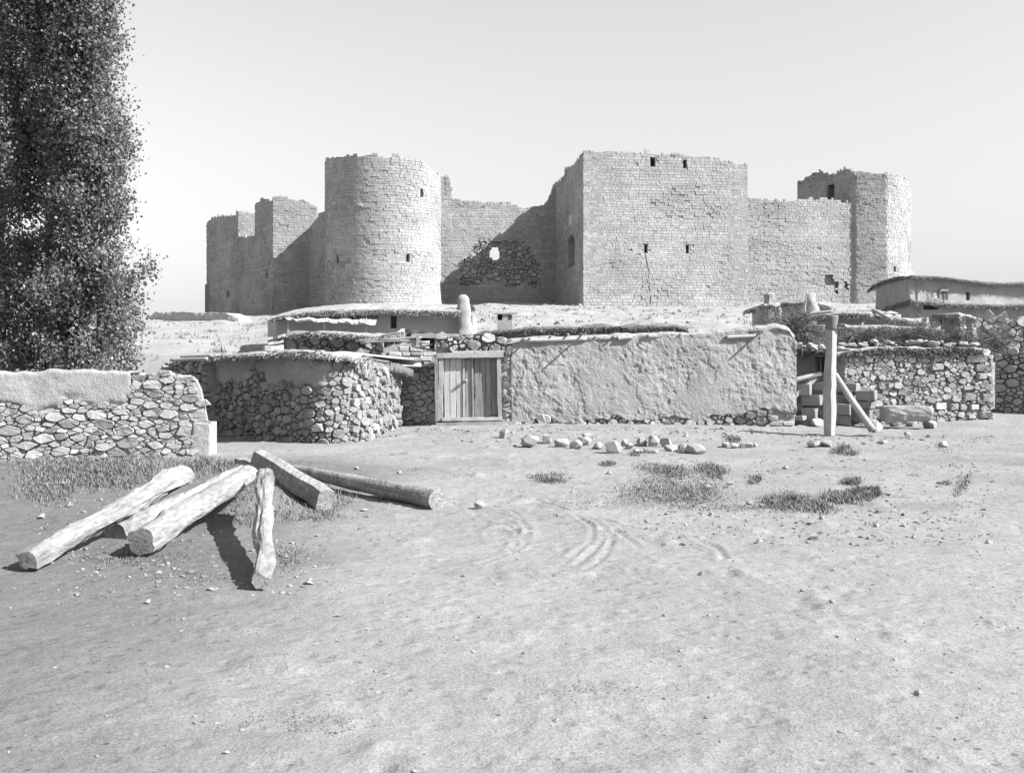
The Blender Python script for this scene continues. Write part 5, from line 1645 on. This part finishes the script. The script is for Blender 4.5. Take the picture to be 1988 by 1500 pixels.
loose = [(931, 988, 24, 17, 'rounded stone lone on the bare ground beside the wheel tracks'), (600, 1136, 20, 12, 'flat stone right of the foot of the gnarled log'), (1621, 1177, 13, 8, 'small dark stone lone in the right foreground'),
         (706, 993, 14, 6, 'flat stone just right of the squared beam'), (282, 1174, 11, 8, 'small stone in the left foreground below the thick log'), (75, 1012, 16, 12, 'pale stone left of the longest log, lower one'), (130, 985, 14, 10, 'pale stone left of the longest log, upper one'),
         (118, 942, 12, 7, 'small stone in the dark grass below the near wall'), (1581, 868, 28, 16, 'angular stone left of the pair before the post'), (1605, 868, 22, 14, 'angular stone right of the pair before the post'), (1833, 868, 22, 14, 'pale stone before the rubble wall at right'),
         (1763, 850, 14, 14, 'upright small stone below the stone trough'), (1716, 862, 18, 9, 'flat stone right of the leaning brace foot'), (1458, 982, 14, 10, 'pale stone at the left of the long grass strip'), (1527, 912, 10, 8, 'small stone above the grass patches at right'),
         (1376, 950, 16, 9, 'stone between the two dark grass patches'), (1419, 942, 13, 8, 'small stone right of the dark grass patches'), (1706, 1024, 11, 8, 'small stone below the grass strip, left'), (1758, 1024, 8, 7, 'tiny dark stone below the grass strip, right'), (1182, 921, 14, 8, 'stone above the left grass patch'),
         (1112, 957, 9, 6, 'small stone on the track above the wheel marks'), (1598, 1010, 9, 8, 'white pebble below the grass strip'), (690, 912, 10, 8, 'small stone above the long pole log'), (774, 920, 9, 6, 'small dark stone beyond the long pole log'),
         (286, 1078, 16, 8, 'pale stone under the dark sawn log end'), (92, 1096, 12, 8, 'small stone under the longest log end'), (1740, 828, 22, 14, 'small block under the left of the stone trough'), (1771, 828, 22, 13, 'small block under the middle of the stone trough'), (1808, 832, 30, 20, 'rough stone under the right end of the stone trough'), (1590, 828, 32, 18, 'rounded rough stone left of the post foot'), (1730, 822, 26, 12, 'flat pale stone behind the leaning brace foot')]
for i, (px, py, w, h, l) in enumerate(loose):
    rock(px, py, w, h, 680 + i, l, 'loose stones on the open ground', npt=20, power=.4)

def scatter(name, spots, mt, seed, protos=8, tone=(.75, 1.2), label=None, sink=.35):
    """many small stones as one mass; spots: (x, y, size)"""
    r = random.Random(seed)
    pr = [hull(12, seed * 10 + k, (1, .85, .6), .35) for k in range(protos)]
    b = MB()
    for (x, y, s) in spots:
        V, Fc = r.choice(pr)
        an = r.uniform(0, 6.28); ca, sa = math.cos(an) * s, math.sin(an) * s
        z = gz(x, y) + s * .6 * (1 - 2 * sink) * .8
        sz = s * r.uniform(.7, 1.2)
        b.add([(x + v.x * ca - v.y * sa, y + v.x * sa + v.y * ca, z + v.z * sz) for v in V], Fc, r.uniform(*tone))
    o = b.build(name, mt)
    return stuff(o, label)

r = random.Random(71)
sp = []
for _ in range(1500):
    y = r.uniform(4.2, 25); x = r.uniform(-.5, .5) * y * 1.02
    sp.append((x, y, abs(r.gauss(0, .008)) + .004))
for _ in range(700):                                          # rubbly strip before the walls
    px = r.uniform(640, 1930); py = 832 + abs(r.gauss(0, 14)) + (14 if px > 1550 else 0)
    g = G(px, py); sp.append((g.x, g.y, abs(r.gauss(0, .022)) + .008))
for _ in range(800):                                          # stony ground at right
    px = r.uniform(1250, 1935); py = r.uniform(890, 1060)
    g = G(px, py); sp.append((g.x, g.y, abs(r.gauss(0, .013)) + .006))
for _ in range(500):                                          # litter round the timber
    px = r.uniform(60, 640); py = r.uniform(950, 1160)
    g = G(px, py); sp.append((g.x, g.y, abs(r.gauss(0, .012)) + .005))
scatter('gravel', sp, M_ROCK, 72, tone=(.5, .85), label='gravel and small stones strewn over the bare ground')
sp = []
for _ in range(1800):
    y = 30 + 78 * r.random() ** .8; x = r.uniform(-.42, .46) * y
    sp.append((x, y, (abs(r.gauss(0, .05)) + .02) * (1 + y / 90)))
scatter('hill_stones', sp, M_ROCK, 73, tone=(.55, .9), label='stones strewn over the castle slope')

# ------------------------------------------------------------------ grass
def tufts(name, label, spots, mt, seed):
    """spots: (x, y, z, blade height)"""
    rg = np.random.default_rng(seed)
    A = np.array(spots); n = len(A)
    an = rg.uniform(0, 2 * np.pi, n); le = rg.uniform(.2, 1.4, n)
    h = A[:, 3] * rg.uniform(.5, 1.3, n); w = h * .035 + .0016 + A[:, 1] * .00012
    d = np.stack([np.cos(an) * le, np.sin(an) * le, np.ones(n)], 1) * h[:, None]
    sd = np.stack([-np.sin(an), np.cos(an), np.zeros(n)], 1) * w[:, None]
    B = A[:, :3]
    mid = B + d * .55 * np.array([.7, .7, 1]); tip = B + d
    V = np.stack([B - sd, B + sd, mid + sd * .8, mid - sd * .8, tip, tip], 1)
    V = V[:, :5].reshape(-1, 3)
    i = np.arange(n) * 5
    Fc = np.concatenate([np.stack([i, i + 1, i + 2], 1), np.stack([i, i + 2, i + 3], 1), np.stack([i + 3, i + 2, i + 4], 1)])
    t = np.repeat(rg.uniform(.6, 1.4, n), 5)
    return stuff(np_mesh(name, V, Fc, mt, None, False, t), label)

r = random.Random(81)
sp = []
def patch(px, py, w, h, n, bh, clump=.5):
    n = int(n * 1.5)
    cl = [(r.gauss(0, .45), r.gauss(0, .45)) for _ in range(max(3, int(w * h / 260)))]
    for _ in range(n):
        c = r.choice(cl)
        a = px + (c[0] + r.gauss(0, clump * .6)) * w / 2; b_ = py + (c[1] + r.gauss(0, clump * .6)) * h / 2
        if b_ < 838: continue
        g = G(a, b_)
        sp.append((g.x, g.y, g.z - .004, bh * .75 * r.uniform(.4, 1.3)))
for a in ((200, 915, 290, 52, 9000, .075), (95, 945, 110, 60, 2600, .06), (290, 886, 60, 16, 900, .09), (420, 905, 70, 26, 1500, .09), (440, 985, 90, 60, 2600, .06), (575, 960, 90, 60, 2600, .06), (600, 998, 130, 22, 1500, .035),
          (1072, 930, 80, 20, 900, .05), (1172, 902, 34, 12, 450, .06), (1300, 915, 90, 26, 1700, .055), (1310, 950, 160, 50, 3200, .045), (1385, 916, 60, 24, 1400, .07), (1468, 933, 34, 16, 500, .06), (1565, 975, 110, 34, 2800, .06), (1640, 966, 110, 26, 2300, .06), (1700, 960, 50, 18, 1100, .08),
          (1650, 936, 46, 14, 700, .07), (1832, 940, 34, 8, 250, .04), (1640, 874, 44, 16, 800, .08), (1425, 852, 40, 12, 420, .08), (1315, 830, 30, 20, 300, .10), (1235, 880, 40, 10, 400, .05), (1330, 874, 60, 12, 500, .05), (1180, 975, 300, 30, 1000, .02), (1450, 985, 300, 14, 1100, .025),
          (1300, 970, 260, 24, 1400, .025), (560, 1085, 90, 60, 700, .03), (250, 1085, 200, 30, 900, .03), (1870, 935, 30, 60, 200, .06), (400, 1120, 300, 30, 500, .02), (1150, 1340, 300, 50, 500, .015), (600, 1400, 300, 40, 400, .015)):
    patch(*a)
hx, hy, hz = HEAP
for _ in range(3000):
    i, j = r.randrange(4, 36), r.randrange(4, 36)
    sp.append((hx[i, j] + r.uniform(-.03, .03), hy[i, j] + r.uniform(-.05, .05), hz[i, j] - .01, r.uniform(.03, .08)))
for _ in range(170):                                          # stray weeds
    px_, py_ = r.uniform(60, 1930), 845 + 190 * r.random() ** 1.5
    g = G(px_, py_); hh = r.uniform(.01, .04)
    for _ in range(r.randint(4, 26)):
        a, b_ = g.x + r.gauss(0, .05), g.y + r.gauss(0, .06)
        sp.append((a, b_, gz(a, b_) - .003, hh * r.uniform(.4, 1.4)))
tufts('grass', 'dry grass tufts on the open ground', sp, M_GRASS, 82)
sp = []
for _ in range(240):                                          # scrub on the slope
    y = 32 + 72 * r.random(); x = r.uniform(-.42, .3) * y
    n = r.randint(8, 40); s = r.uniform(.1, .4)
    for _ in range(n):
        a, b_ = x + r.gauss(0, s), y + r.gauss(0, s)
        sp.append((a, b_, gz(a, b_) - .02, r.uniform(.1, .24)))
tufts('hill_scrub', 'thin dry scrub on the castle slope', sp, M_GRASS, 83)
